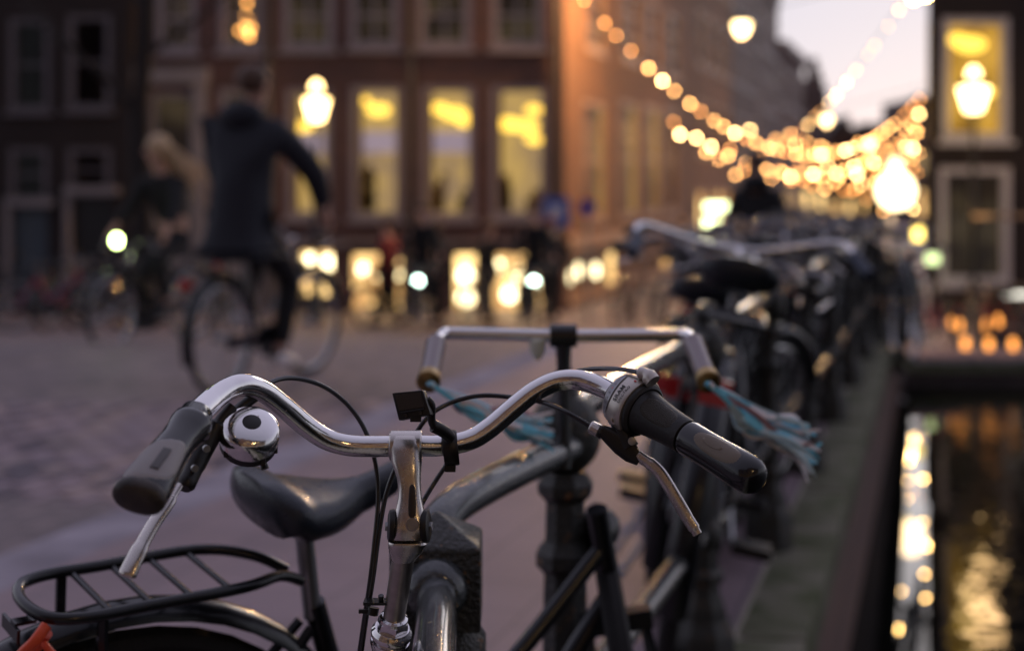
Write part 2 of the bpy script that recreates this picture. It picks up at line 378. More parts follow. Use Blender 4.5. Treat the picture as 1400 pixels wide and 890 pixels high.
def hung_lamp(label, p, s=1.0, power=80, est=9):
    p = V(p); root = thing('hanging_street_lamp', label, 'street lamp', p, 0, 'lamps hung over the street')
    part('housing', MB().lathe([(.04, .30*s), (.10*s, .24*s), (.30*s, .06*s), (.31*s, 0)], n=16), lamp_black, root)
    part('diffuser', MB().lathe([(.28*s, -.005), (.27*s, -.12*s), (.20*s, -.30*s), (.12*s, -.42*s), (.02, -.46*s)], n=16),
         mat('hung_lamp_glass', (.4, .3, .2), .3, emit=(1, .70, .32), estr=est), root)
    part('span_wire', MB().tube([(-7, -1, 2.0), (0, 0, .30*s), (7, 1, 2.0)], .012, 5), lamp_black, root)
    if power:
        ld = bpy.data.lights.new('lamp_light', 'POINT'); ld.energy = power; ld.color = (1, .55, .22); ld.shadow_soft_size = .25
        lo = bpy.data.objects.new('lamp_light', ld); col.objects.link(lo); lo.parent = root; lo.location = (0, 0, -.5)
    return root

# ------------------------------------------------------------------ buildings
def glass_mat():
    m = bpy.data.materials.new('window_glass'); m.use_nodes = True; n = m.node_tree; n.nodes.clear()
    o = n.nodes.new('ShaderNodeOutputMaterial'); mx = n.nodes.new('ShaderNodeMixShader'); fr = n.nodes.new('ShaderNodeFresnel')
    tr = n.nodes.new('ShaderNodeBsdfTransparent'); gl = n.nodes.new('ShaderNodeBsdfGlossy'); gl.inputs['Roughness'].default_value = .04
    no = n.nodes.new('ShaderNodeTexNoise'); no.inputs['Scale'].default_value = 1.3; bp = n.nodes.new('ShaderNodeBump'); bp.inputs['Strength'].default_value = .05
    n.links.new(no.outputs[0], bp.inputs['Height']); n.links.new(bp.outputs[0], gl.inputs['Normal'])
    fr.inputs[0].default_value = 1.4; tr.inputs[0].default_value = (.85, .87, .88, 1)
    n.links.new(fr.outputs[0], mx.inputs[0]); n.links.new(tr.outputs[0], mx.inputs[1]); n.links.new(gl.outputs[0], mx.inputs[2]); n.links.new(mx.outputs[0], o.inputs[0]); return m
glass_m = glass_mat()
glass_old = glass_mat(); glass_old.name = 'old_rolled_glass'
for nd in glass_old.node_tree.nodes:
    if nd.type == 'MIX_SHADER':
        for l_ in list(nd.inputs[0].links): glass_old.node_tree.links.remove(l_)
        nd.inputs[0].default_value = .05
    if nd.type == 'BSDF_GLOSSY': nd.inputs['Roughness'].default_value = .25
def room_mat(name, lo, hi, s, scale=1.2):
    m = bpy.data.materials.new(name); m.use_nodes = True; n = m.node_tree; n.nodes.clear()
    o = n.nodes.new('ShaderNodeOutputMaterial'); e = n.nodes.new('ShaderNodeEmission'); e.inputs[1].default_value = s
    t = n.nodes.new('ShaderNodeTexCoord'); no = n.nodes.new('ShaderNodeTexNoise'); no.inputs['Scale'].default_value = scale; no.inputs['Detail'].default_value = 3
    oi = n.nodes.new('ShaderNodeObjectInfo'); ad = n.nodes.new('ShaderNodeVectorMath'); ad.operation = 'ADD'
    r = n.nodes.new('ShaderNodeValToRGB'); r.color_ramp.elements[0].position = .36; r.color_ramp.elements[1].position = .58
    r.color_ramp.elements[0].color = (*lo, 1); r.color_ramp.elements[1].color = (*hi, 1)
    n.links.new(t.outputs['Object'], ad.inputs[0]); n.links.new(oi.outputs['Location'], ad.inputs[1]); n.links.new(ad.outputs[0], no.inputs['Vector'])
    n.links.new(no.outputs[0], r.inputs[0]); n.links.new(r.outputs[0], e.inputs[0]); n.links.new(e.outputs[0], o.inputs[0]); return m
ROOM = {
 'yellow': room_mat('lit_room_yellow', (.34, .22, .12), (.62, .39, .12), .9, 1.4),
 'shop': room_mat('lit_shop', (.55, .27, .09), (1.5, .95, .36), 1.9, 1.5),
 'orange': room_mat('lit_room_orange', (.28, .15, .04), (.55, .32, .10), .7),
 'amber': room_mat('lit_room_amber', (.22, .10, .015), (.80, .42, .06), .9),
 'dim': room_mat('dim_room', (.015, .010, .008), (.05, .035, .02), 1.0),
}
ceil_lamp = mat('ceiling_lamp_lit', (.5, .4, .1), .4, emit=(1, .60, .08), estr=2.6)
shop_lamp = mat('shop_lamp_lit', (.5, .4, .3), .4, emit=(1, .82, .45), estr=7)
trimm = {'grey': mat('grey_window_paint', (.27, .24, .275), .5, var=.08), 'white': mat('white_window_paint', (.55, .52, .55), .5, var=.08),
         'dim': mat('aged_window_paint', (.12, .105, .12), .5), 'dark': mat('dark_window_paint', (.03, .03, .035), .4), 'tan': mat('tan_window_paint', (.34, .19, .09), .5)}
CACHE = {}
def cached(key, fn):
    if key not in CACHE: CACHE[key] = fn()
    return CACHE[key]
def facade_mtx(p0, d):
    d = V((d[0], d[1], 0)).normalized(); inn = V((-d.y, d.x, 0))
    m = Matrix.Identity(4); m.col[0][:3] = d; m.col[1][:3] = inn; m.col[2][:3] = (0, 0, 1); m.col[3][:3] = p0; return m
def wall_mesh(W, H, ops, depth, z0=0, t=.2, sh=0):
    xs = sorted(set([0, W]+[round(v, 3) for o in ops for v in o[:2]])); zs = sorted(set([z0, H]+[round(v, 3) for o in ops for v in o[2:4]]))
    mb = MB()
    def hole(x, z): return any(o[0] < x < o[1] and o[2] < z < o[3] for o in ops)
    for i in range(len(xs)-1):
        for j in range(len(zs)-1):
            if not hole((xs[i]+xs[i+1])/2, (zs[j]+zs[j+1])/2):
                mb.add([(xs[i],0,zs[j]),(xs[i+1],0,zs[j]),(xs[i+1],0,zs[j+1]),(xs[i],0,zs[j+1])], [(0,1,2,3)])
    for a, b, c, d in [o[:4] for o in ops]:
        mb.add([(a,0,c),(b,0,c),(b,0,d),(a,0,d),(a,t,c),(b,t,c),(b,t,d),(a,t,d)], [(0,1,5,4),(1,2,6,5),(2,3,7,6),(3,0,4,7)])
    k_ = sh*depth
    mb.add([(0,0,z0),(k_,depth,z0),(k_,depth,H),(0,0,H),(W,0,z0),(W+k_,depth,z0),(W+k_,depth,H),(W,0,H)], [(0,1,2,3),(4,7,6,5),(1,5,6,2),(3,2,6,7)])
    me = bpy.data.meshes.new('wall'); me.from_pydata([tuple(v) for v in mb.v], [], mb.f); return me
def window(bld, fm, a, b, c, d, kind='dark', frame='grey', fw=.09, mull=(1, 1), lamp=None, reflection_band=0):
    W, H = round(b-a, 2), round(d-c, 2); M = fm @ Matrix.Translation((a, 0, c))
    def mk():
        mb = MB()
        for x, wd in ((fw/2, fw), (W-fw/2, fw)): mb.box((x, .085, H/2), (wd, .15, H))
        for z in (fw/2, H-fw/2): mb.box((W/2, .09, z), (W-2*fw, .13, fw))
        for i in range(1, mull[0]+1 if mull[0] > 1 else 1): mb.box((W*i/mull[0] if i < mull[0] else W-fw, .12, H/2), (.05, .05, H-2*fw))
        for j in range(1, mull[1]): mb.box((W/2, .122, H*j/mull[1]), (W-2*fw, .05, .06))
        return mb.mesh('window', False)
    f = link('window', cached(('w', W, H, fw, mull, frame), mk), trimm[frame], bld, M)
    link('pane', cached(('p', W, H, fw, frame == 'tan'), lambda: MB().add([(fw,.14,fw),(W-fw,.14,fw),(W-fw,.14,H-fw),(fw,.14,H-fw)], [(0,1,2,3)]).mesh('pane', False)), glass_old if frame == 'tan' else glass_m, f)
    link('sill', cached(('s', W, frame), lambda: MB().box((W/2, -.04, -.05), (W+.16, .16, .09)).mesh('sill', False)), trimm[frame], f)
    if kind != 'dark':
        def rm():
            return MB().add([(0,.9,0),(W,.9,0),(W,.9,H),(0,.9,H),(0,.16,0),(W,.16,0),(W,.16,H),(0,.16,H)], [(0,1,2,3),(4,0,3,7),(1,5,6,2),(4,5,1,0),(3,2,6,7)]).mesh('room', False)
        link('room', cached(('r', W, H, kind), rm), ROOM[kind], f)
    for (lx, lz, lr) in (lamp or ()):
        link('ceiling_lamp', cached(('l', lx, lz, lr, kind), lambda: MB().ball((W*lx, .5, H*lz), lr, 8, (1, .6, .5) if kind != 'shop' else (1, 1, 1)).mesh('ceiling_lamp')), shop_lamp if kind == 'shop' else ceil_lamp, f)
    if reflection_band:
        link('reflection_band', cached(('b', W, H, reflection_band), lambda: MB().box((W/2, .3, H*.58), (W-2*fw, .02, H*reflection_band)).mesh('reflection_band', False)), mat('lavender_reflection', (.34, .32, .45), .6, emit=(.24, .19, .24), estr=1), f)  # lavender band glows by itself: a reflection across the window put into its colour
    if kind == 'yellow' and H > 2:
        r2 = random.Random(int(a*1000)); 
        for i in range(3):
            x_ = W*r2.uniform(.15, .85); h_ = r2.uniform(.25, .75)
            link('furniture', MB().box((x_, .6, .12+h_/2), (r2.uniform(.12, .4), .1, h_)).ball((x_+.05, .6, h_+.2), r2.uniform(.06, .13), 8).mesh('furniture', False), r2.choice((mat('dark_furniture', (.03,.02,.015), .7), mat('pale_furniture', (.4,.36,.3), .7), mat('brown_furniture', (.12,.06,.03), .7))), f)
        link('curtain', MB().box((r2.choice((.13, W-.13)), .25, H/2), (.14, .04, H-.2)).mesh('curtain', False), mat('ochre_curtain', (.30, .19, .06), .8), f)
    return f

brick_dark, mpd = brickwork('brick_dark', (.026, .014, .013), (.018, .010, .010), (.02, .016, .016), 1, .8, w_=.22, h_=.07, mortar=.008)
brick_red, mpr = brickwork('brick_red', (.145, .064, .058), (.085, .042, .040), (.10, .08, .08), 1, .8, w_=.22, h_=.07, mortar=.008)
brick_orange, mpo = brickwork('brick_brown', (.26, .115, .055), (.20, .09, .045), (.18, .12, .08), 1, .8, w_=.22, h_=.07, mortar=.008)
brick_grey, mpg = brickwork('brick_greybrown', (.12, .08, .085), (.09, .06, .07), (.1, .09, .09), 1, .8, w_=.22, h_=.07, mortar=.008)
for m_ in (mpd, mpr, mpo, mpg): m_.inputs['Rotation'].default_value = (R(90), 0, 0)
stone_m = mat('grey_stone_trim', (.23, .205, .215), .7, var=.12, vscale=2)
roof_m = mat('roof_tiles', (.05, .035, .035), .7, var=.2, vscale=4, bump=.4)

DF = 28.0; S = F/DF
GZ = -1.2
def fx(px): return (px-700)/S
def fz(py): return EYE-(py-255)/S
# --- brick corner building (front facade)
X0 = fx(186); XC = fx(772)
corner = thing('corner_building', 'red brown brick corner building with lit yellow first floor windows and lit shopfront below', 'building', (X0, DF, GZ))
fm0 = Matrix.Identity(4)
def ops_px(lst): return [(fx(a)-X0, fx(b)-X0, fz(d)-GZ, fz(c)-GZ) for a, b, c, d in lst]
up = [(214,268,-70,72), (300,358,-70,70), (386,456,-70,68), (478,546,-70,66), (572,644,-70,66), (672,744,-70,66)]
mid = [(204,268,126,330), (300,352,122,300), (392,452,122,298), (480,549,118,298), (577,648,118,298), (672,748,118,298)]
top2 = [(a, b, -300, -140) for a, b, c, d in up]
top3 = [(a, b, -500, -370) for a, b, c, d in up]
shop = [(408,458,340,408), (478,552,344,432), (564,606,344,432), (618,654,344,432), (664,745,344,432)]
o_all = ops_px(up)+ops_px(mid)+ops_px(shop)+ops_px(top2)+ops_px(top3)
HB = 11.6
link('wall', wall_mesh(XC-X0, HB, o_all, 9), brick_red, corner, fm0)
for k, o in enumerate(ops_px(top2)+ops_px(top3)): window(corner, fm0, *o, mull=(2, 3), frame='grey')
for k, o in enumerate(ops_px(up)):
    f = window(corner, fm0, *o, kind='dim', mull=(2, 3), frame='grey', fw=.13)
    if k == 1:
        fl = mat('fairy_light', (.1,.05,.02), .4, emit=(1, .42, .10), estr=9)
        for a_, b_ in ((.55, .42), (.66, .40), (.60, .60), (.42, .22), (.50, .16), (.62, .20), (.70, .26), (.55, .28), (.48, .30), (.66, .14)):
            link('fairy_light', cached('fl', lambda: MB().ball((0,0,0), .045, 6).mesh('fairy_light')), fl, f, Matrix.Translation(((o[1]-o[0])*a_, .25, .10+2.9*b_*.5)))
mk = ['dim', 'dim', 'yellow', 'yellow', 'yellow', 'yellow']
lm = [None, None, [(.3, .72, .2)], [(.5, .83, .24), (.2, .9, .14)], [(.30, .84, .2), (.62, .80, .26), (.85, .74, .2)], [(.3, .72, .27), (.62, .70, .26), (.78, .83, .18), (.78, .60, .18)]]
for k, o in enumerate(ops_px(mid)): window(corner, fm0, *o, kind=mk[k], mull=(1, 1), frame='grey', fw=.11, lamp=lm[k], reflection_band=(.16 if k in (2, 3, 4) else 0))
sl = [[(.25, .75, .12), (.75, .7, .14)], [(.2, .7, .10), (.55, .6, .13), (.8, .62, .12)], None, [(.5, .25, .16), (.5, .6, .16)], [(.2, .75, .12), (.6, .6, .15), (.4, .3, .14), (.85, .5, .1)]]
for k, o in enumerate(ops_px(shop)): window(corner, fm0, *o, kind='orange' if k == 2 else 'shop', mull=(1, 1), frame='dark', fw=.06, lamp=sl[k])
# stone band over the shops, stone door surround, cornice
part('stone_band', MB().box(((XC-X0)/2, -.05, fz(333)-GZ), (XC-X0, .1, .12)), stone_m, corner, False)
part('plinth', MB().box(((fx(400)-X0)/2, -.03, .55), (fx(400)-X0, .06, 1.1)), stone_m, corner, False)
part('cornice', MB().box(((XC-X0)/2, -.2, HB-.1), (XC-X0+.4, .5, .5)), stone_m, corner, False)
ds = MB(); x_a, x_b = fx(188)-X0, fx(284)-X0
ds.box((x_a+.13, -.08, (fz(110)-GZ)/2), (.26, .16, fz(110)-GZ)).box((x_b-.13, -.08, (fz(110)-GZ)/2), (.26, .16, fz(110)-GZ))
ds.box(((x_a+x_b)/2, -.10, fz(112)-GZ+.1), (x_b-x_a+.1, .22, .32))
part('door_surround', ds, stone_m, corner, False)
dr = part('door', MB().box(((x_a+x_b)/2, .0, (fz(335)-GZ)/2), (x_b-x_a-.56, .08, fz(335)-GZ)), trimm['dark'], corner, False)
for px_ in (368, 562, 760):
    part('drainpipe', MB().tube([(fx(px_)-X0, -.10, .1), (fx(px_)-X0, -.10, HB-.4)], .06, 8), mat('zinc_pipe', (.07, .065, .07), .5, .5), corner)
for a_, b_ in ((478, 600), (618, 744)):
    part('shop_fascia', MB().box(((fx(a_)+fx(b_))/2-X0, -.12, fz(337)-GZ), (fx(b_)-fx(a_), .16, .13)), mat('fascia_wood', (.06, .035, .03), .6), corner, False)
# --- its side wall along the street, and the next houses on that side
dirS = (.307, 1)
def side_pt(px, D0=DF, x0=None):
    """distance along the side facade where it crosses the sight line at px"""
    x0 = XC if x0 is None else x0; k = (px-700)/F
    t = (k*D0-x0)/(.307-k); return t*math.hypot(.307, 1), D0+t
fmS = facade_mtx((XC-X0, 0, 0), dirS)
sops = []; info = []
def sop(pa, pb, y0, y1, pm=None, **kw):
    a, Da = side_pt(pa); b_, Db = side_pt(pb); Dm = (Da+Db)/2
    z1 = EYE-(y0-255)/F*Dm-GZ; z0 = EYE-(y1-255)/F*Dm-GZ
    o = (round(a, 3), round(b_, 3), round(max(.2, z0), 3), round(z1, 3)); sops.append(o); info.append((o, kw))
sop(778, 843, 346, 440, kind='shop', frame='tan', mull=(4, 1), fw=.08, lamp=[(.15,.5,.16),(.35,.6,.15),(.7,.5,.16)])
sop(876, 916, 344, 420, kind='shop', frame='tan', mull=(2, 1), fw=.1)
sop(924, 948, 344, 410, kind='shop', frame='tan', mull=(2, 1), fw=.1)
sop(798, 828, 140, 300, kind='orange', frame='tan', mull=(1, 2), fw=.1)
sop(848, 872, 140, 296, kind='orange', frame='tan', mull=(1, 2), fw=.1)
sop(880, 902, 145, 292, kind='orange', frame='tan', mull=(1, 2), fw=.12)
sop(908, 926, 150, 290, kind='orange', frame='tan', mull=(1, 2), fw=.12)
sop(802, 826, -30, 70, kind='dim', frame='tan', mull=(1, 3))
sop(852, 874, -10, 84, kind='dim', frame='tan', mull=(1, 3))
sop(884, 902, 5, 95, kind='dim', frame='tan', mull=(1, 3))
sop(912, 928, 20, 105, kind='dim', frame='tan', mull=(1, 3))
WS, Dend = side_pt(950)
link('wall', wall_mesh(WS, HB, sops, .2), brick_orange, corner, fmS)
for o, kw in info: window(corner, fmS @ Matrix.Diagonal((1, .35, 1, 1)), *o, **kw)
part('side_cornice', MB().box((WS/2, -.2, HB-.1), (WS, .5, .5)), stone_m, corner, False, mtx=fmS)
part('side_band', MB().box((WS/2, -.06, fz(333)-GZ), (WS, .12, .3)), trimm['tan'], corner, False, mtx=fmS)
# shop awning and door strip on the front
def row_house(label, x0, D0, d, W, H, wallm, floors, bays, lit=(), gable='flat', gz=GZ, shopk=None, frame='grey', depth=8, name='house'):
    r2 = random.Random(int(W*100+H*10))
    hs = thing(name, label, 'house', (x0, D0, gz), 0, 'canal houses along the street'); fm = facade_mtx((0,0,0), d)
    fh = (H-.6)/floors; ops = []; kinds = []
    for f in range(floors):
        for b_ in range(bays):
            bw = W/bays; ww = bw*.55; a = bw*b_+(bw-ww)/2; c = fh*f+(.35 if f == 0 else .7); dd = fh*(f+1)-.35
            ops.append((round(a, 2), round(a+ww, 2), round(c, 2), round(dd, 2)))
            kinds.append((shopk or 'shop') if f == 0 and shopk != 'none' else ('yellow' if (f, b_) in lit else ('dim' if r2.random() < .5 else 'dark')))
    link('wall', wall_mesh(W, H, ops, depth), wallm, hs, fm)
    wfm = fm @ Matrix.Diagonal((1, .35, 1, 1)) if abs(d[1]) > .5 else fm
    for o, k in zip(ops, kinds): window(hs, wfm, *o, kind=k, frame=frame, mull=(1, 2), fw=.1)
    if gable == 'flat':
        part('cornice', MB().box((W/2, -.15, H), (W, .45, .35)), trimm['white'] if frame == 'white' else stone_m, hs, False, mtx=fm)
    elif gable == 'point':
        mb = MB().add([(0,0,H),(W,0,H),(W/2,0,H+W*.62),(0,depth,H),(W,depth,H),(W/2,depth,H+W*.62)], [(0,1,2),(3,5,4),(0,2,5,3),(1,4,5,2)])
        part('roof', mb, roof_m, hs, False, mtx=fm)
        rf = MB().box((W*.75, 1.5, H+W*.35), (.6, .6, 1.4)); part('chimney', rf, wallm, hs, False, mtx=fm)
    elif gable == 'step':
        mb = MB()
        for i in range(4): mb.box((W/2, .15, H+.35+i*.7), (W*(1-.24*i)-.1, .5, .7))
        mb.box((W/2, depth/2, H+.4), (W*.9, depth, .8)); part('gable', mb, wallm, hs, False, mtx=fm)
    return hs
def onS(px): 
    s_, D = side_pt(px); return (XC+.307*(D-DF), D, s_)
xs_, Ds_, s0 = onS(951)
row_house('tall brown house next to the corner building with a pointed roof', xs_, Ds_, dirS, onS(1000)[2]-s0, 11.5, brick_orange, 4, 4, gable='flat', frame='tan')
xs_, Ds_, s0 = onS(1001)
row_house('grey brown house with stepped gable in the middle of the street side', xs_, Ds_, dirS, onS(1036)[2]-s0, 11.4, brick_grey, 4, 5, gable='flat', lit=((1, 2),))
xs_, Ds_, s0 = onS(1036.5)
row_house('narrow grey house with stepped gable against the sky', xs_, Ds_, dirS, onS(1064)[2]-s0, 10.4, brick_grey, 4, 5, gable='step', lit=((1, 1),))
xs_, Ds_, s0 = onS(1064.5)
row_house('lower red house with pointed roof and chimney beyond the stepped gable', xs_, Ds_, dirS, onS(1098)[2]-s0, 8.8, brick_red, 3, 6, gable='flat')
far = [(1094, 1132, 118, 'grey', 'step', 96, 'far pale grey house with stepped gable below the sky'), (1133, 1172, 158, 'red', 'point', 104, 'far small red house with pointed roof closing the street'),
       (1173, 1214, 172, 'dark', 'flat', 108, 'far low dark house with flat roof closing the street'), (1215, 1248, 164, 'grey', 'point', 102, 'far grey house with pointed roof beside the lit globe'),
       (1249, 1300, 134, 'red', 'flat', 96, 'far brown house with flat roof beside the dark right building')]
for a, b_, yt, mk_, g, D, lb in far:
    x0 = (a-700)/F*D; W = (b_-a)/F*D; H = EYE+(255-yt)/F*D-GZ - (1.4 if g == 'point' else .9 if g == 'step' else 0)
    row_house(lb, x0, D, (1, 0), W, H, {'grey': brick_grey, 'red': brick_red, 'dark': brick_dark}[mk_], 3, 2, gable=g, lit=((1, 0),) if mk_ != 'dark' else ())

# --- dark building on the left
XD0 = fx(-420); dark = thing('dark_house', 'dark brown house on the left with white framed windows and teal door panel', 'building', (XD0, DF-.3, GZ))
SD_ = F/(DF-.3)
def dops(lst): return [((a-700)/SD_-XD0, (b_-700)/SD_-XD0, EYE-(d-255)/SD_-GZ, EYE-(c-255)/SD_-GZ) for a, b_, c, d in lst]
dw = [(12,68,25,152), (92,152,20,150), (12,66,202,276), (92,152,202,262), (-90,-30,25,152), (-90,-30,202,330), (-190,-130,25,152), (-190,-130,202,330), (12,68,-170,-40), (92,152,-170,-40)]
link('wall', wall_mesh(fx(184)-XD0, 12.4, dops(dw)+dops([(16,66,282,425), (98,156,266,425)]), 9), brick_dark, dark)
for i, o in enumerate(dops(dw)): window(dark, fm0, *o, kind='dark', frame='dim', fw=.11, mull=(1, 2))
for i, (o, m_) in enumerate(zip(dops([(16,66,282,425), (98,156,266,425)]), (mat('teal_door', (.055, .075, .10), .5), mat('black_door', (.012, .014, .018), .4)))):
    a, b_, c, d = o; dd = part('door', MB().box(((a+b_)/2, .12, (c+d)/2), (b_-a, .08, d-c)), m_, dark, False)
    part('door_frame', MB().box((a-.06, -.02, (c+d)/2), (.12, .2, d-c+.1)).box(((a+b_)/2, -.03, d+.08), (b_-a+.24, .22, .16)), stone_m, dd, False)
    part('handle', MB().ball((a+.12, .03, c+1.1), .04, 6), brass, dd)
part('cornice', MB().box(((fx(184)-XD0)/2, -.1, 12.4), (fx(184)-XD0, .4, .3)), trimm['dark'], dark, False)

# --- dark building on the right with yellow lit window
DR = 26.0; SR = F/DR; XR = (1269-700)/SR
rb = thing('dark_canal_house', 'dark canal house on the right edge with one bright yellow window above a dark one', 'building', (XR, DR, GZ))
def rops(lst): return [((a-700)/SR-XR, (b_-700)/SR-XR, EYE-(d-255)/SR-GZ, EYE-(c-255)/SR-GZ) for a, b_, c, d in lst]
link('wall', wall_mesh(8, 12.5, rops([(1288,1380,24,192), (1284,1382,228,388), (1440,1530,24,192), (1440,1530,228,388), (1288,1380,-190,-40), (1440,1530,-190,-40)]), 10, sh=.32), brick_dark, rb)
ro = rops([(1288,1380,24,192), (1284,1382,228,388), (1440,1530,24,192), (1440,1530,228,388), (1288,1380,-190,-40), (1440,1530,-190,-40)])
window(rb, fm0, *ro[0], kind='amber', frame='white', fw=.13, mull=(1, 1), lamp=[(.55, .80, .30), (.8, .40, .16), (.35, .84, .2)])
window(rb, fm0, *ro[1], kind='dim', frame='white', fw=.13, mull=(1, 1))
for o in ro[2:]: window(rb, fm0, *o, kind='dark', frame='white', fw=.12, mull=(1, 1))
tag(rb.children[1])
# --- houses behind the bridge (they show in the chrome)
xb = -22
for i, (lb, Wd, H, m_) in enumerate((('tall red house behind the viewer at the far side of the road', 9, 13, brick_red), ('red brick house behind the viewer with lit shopfront', 9, 12, brick_red), ('brown brick house behind the viewer with lit rooms', 9, 14, brick_orange),
                   ('grey brick house behind the viewer beside the canal', 9, 13, brick_grey), ('dark house behind the viewer across the canal', 9, 12, brick_dark))):
    row_house(lb, xb+9*(i+1), -11, (-1, 0), Wd, H, m_, 4, 4, lit=((1, 0), (1, 2), (2, 1)), gz=0, shopk='orange'); xb += .4

# ------------------------------------------------------------------ string lights, lamps, signs
string('string of bulbs crossing high from the corner building down to the street middle', P(770, -38, 21), P(1262, 128, 36), 2.05, .50, None, 1.12)
string('string of bulbs rising steeply against the pale sky', P(1040, 205, 40), P(1262, -40, 20), .55, .95, None, .62)
string('second string of bulbs, lower, from the brown side wall', P(912, 158, 34), P(1262, 172, 40), 1.35, .62, None, 1.35)
string('third string of bulbs, hanging beneath the second', P(922, 176, 36), P(1262, 148, 46), 1.75, .85, None, 1.5)
string('fourth string of bulbs farther along the street', P(985, 196, 48), P(1260, 200, 54), 1.1, 1.0, None, 1.8)
string('fifth string of bulbs above the far bicycles', P(1050, 222, 52), P(1258, 206, 62), 1.3, 1.25, None, 2.0)
string('lowest string of bulbs just above the crowd of bicycles', P(1000, 232, 44), P(1120, 300, 40), .25, .6, None, 1.5)
string('small string of bulbs looped round the globe lamp', P(1192, 262, 52), P(1262, 262, 52), .95, .7, None, 1.6)
string('flat string of bulbs from the pointed roof house to the dark canal house', P(1010, 168, 44), P(1262, 160, 40), .75, .85, None, 1.45)
string('nearly level string of bulbs below the flat one', P(1075, 214, 50), P(1262, 196, 46), .5, .95, None, 1.5)
for i, (lb, a, b_, sg, st_) in enumerate((
    ('string of bulbs over the far street, topmost of the distant cluster', (1072, 178, 56), (1262, 176, 60), .9, .85), ('string of bulbs over the far street, second of the distant cluster', (1090, 196, 62), (1262, 190, 64), 1.1, .9),
    ('string of bulbs over the far street, third of the distant cluster', (1096, 212, 66), (1262, 204, 70), 1.1, .95), ('string of bulbs over the far street, fourth of the distant cluster', (1108, 224, 72), (1262, 216, 76), 1.2, 1.3),
    ('string of bulbs over the far street, fifth of the distant cluster', (1120, 236, 78), (1262, 228, 82), 1.2, 1.4), ('string of bulbs over the far street, lowest of the distant cluster', (1150, 250, 84), (1262, 244, 88), 1.2, 1.4))):
    string(lb, P(*a), P(*b_), sg, st_, None, 1.5+.16*i)
string('smallest far string of bulbs beside the dark canal house', P(1195, 240, 60), P(1264, 150, 60), .5, .85, None, 1.9)
# bulbs hung over the canal and shown by the water
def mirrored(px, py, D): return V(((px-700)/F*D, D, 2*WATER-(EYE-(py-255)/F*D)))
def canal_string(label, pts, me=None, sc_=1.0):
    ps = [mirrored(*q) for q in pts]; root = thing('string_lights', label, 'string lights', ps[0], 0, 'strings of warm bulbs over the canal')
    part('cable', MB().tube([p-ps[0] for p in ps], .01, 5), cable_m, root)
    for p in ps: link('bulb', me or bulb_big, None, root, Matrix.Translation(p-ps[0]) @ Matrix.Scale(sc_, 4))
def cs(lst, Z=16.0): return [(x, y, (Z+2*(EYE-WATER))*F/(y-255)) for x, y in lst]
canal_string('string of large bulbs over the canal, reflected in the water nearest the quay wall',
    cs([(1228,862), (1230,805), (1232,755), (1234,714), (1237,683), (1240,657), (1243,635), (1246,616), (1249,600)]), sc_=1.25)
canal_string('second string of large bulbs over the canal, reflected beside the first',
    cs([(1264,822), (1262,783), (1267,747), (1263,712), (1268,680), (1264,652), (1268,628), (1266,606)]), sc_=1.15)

lantern_post('lit lantern between the two cyclists and the yellow windows', fx(433)*.93, 26.0, GZ, EYE+(255-136)/F*26-GZ, 60, 1.0)
lantern_post('lit lantern on a black post before the bright yellow window on the right', (1331-700)/F*24.5, 24.5, GZ, EYE+(255-120)/F*24.5-GZ, 40, 1.05)
hung_lamp('hung street lamp highest in the picture near the corner house roofs', P(1014, 32, 36), .75)
hung_lamp('hung street lamp in the street middle where strings of bulbs meet', P(1130, 160, 46), .6)
hung_lamp('hung street lamp small and farthest along the street', P(1189, 194, 56), .6, 60)
hung_lamp('hung street lamp lighting the brown side wall', P(925, -90, 27.5), .7, 1500)
# white post with a bright globe
g0 = P(1217, 460, 23); gl = thing('globe_lamp', 'very bright round globe lamp on a white post beside the quay', 'street lamp', (g0.x, 23, GZ))
part('post', MB().lathe([(.12, 0), (.12, 1.55), (.09, 1.62), (.05, 1.8), (.05, 2.0)], n=14), trimm['white'], gl)
part('globe', MB().ball((.09, 0, 2.40), .30, 14), mat('globe_glass', (.5,.4,.3), .3, emit=(1, .80, .44), estr=5), gl)
part('finial', MB().ball((.09, 0, 2.80), .12, 8), mat('globe_glass'if 0 else 'globe_finial', (.5,.4,.3), .3, emit=(1, .80, .44), estr=4), gl)
ld = bpy.data.lights.new('lamp_light', 'POINT'); ld.energy = 60; ld.color = (1, .68, .36); ld.shadow_soft_size = .3
lo = bpy.data.objects.new('lamp_light', ld); col.objects.link(lo); lo.parent = gl; lo.location = (.09, -.6, 2.4)
# lantern behind the viewer: its warm light lies on the railing head and the chrome
lantern_post('lit lantern on the quay behind the viewer', 2.6, -3.6, 0, 3.6, 30, 1.0, tint=(1, .60, .26))

def sign_post(label, p, gz, shape, m1, m2, r=.3):
    p = V(p); root = thing('street_sign', label, 'street sign', (p.x, p.y, gz), 0, 'street signs by the corner')
    part('pole', MB().tube([(0, .03, 0), (0, .03, p.z-gz+r)], .03, 8), steel, root)
    z = p.z-gz
    if shape == 'round':
        part('plate', MB().lathe([(r, 0), (r, .02)], (0, -.03, z), (0, 1, 0), 24), m1, root)
        part('disc', MB().lathe([(r*.72, 0), (r*.72, .006)], (0, -.037, z), (0, 1, 0), 24), m2, root)
    else:
        part('plate', MB().box((0, -.02, z), (2*r, .02, 2.2*r)), m1, root, False)
        part('pictogram', MB().box((0, -.035, z+.02), (r*.9, .006, r*.9)), m2, root, False)
blue_s = mat('blue_sign', (.03, .10, .42), .4); red_s = mat('red_sign', (.40, .05, .10), .4); whi = mat('white_sign', (.55, .58, .7), .4)
sign_post('square blue road sign with white field at the building corner', P(760, 290, 25.5), GZ, 'sq', blue_s, whi, .24)
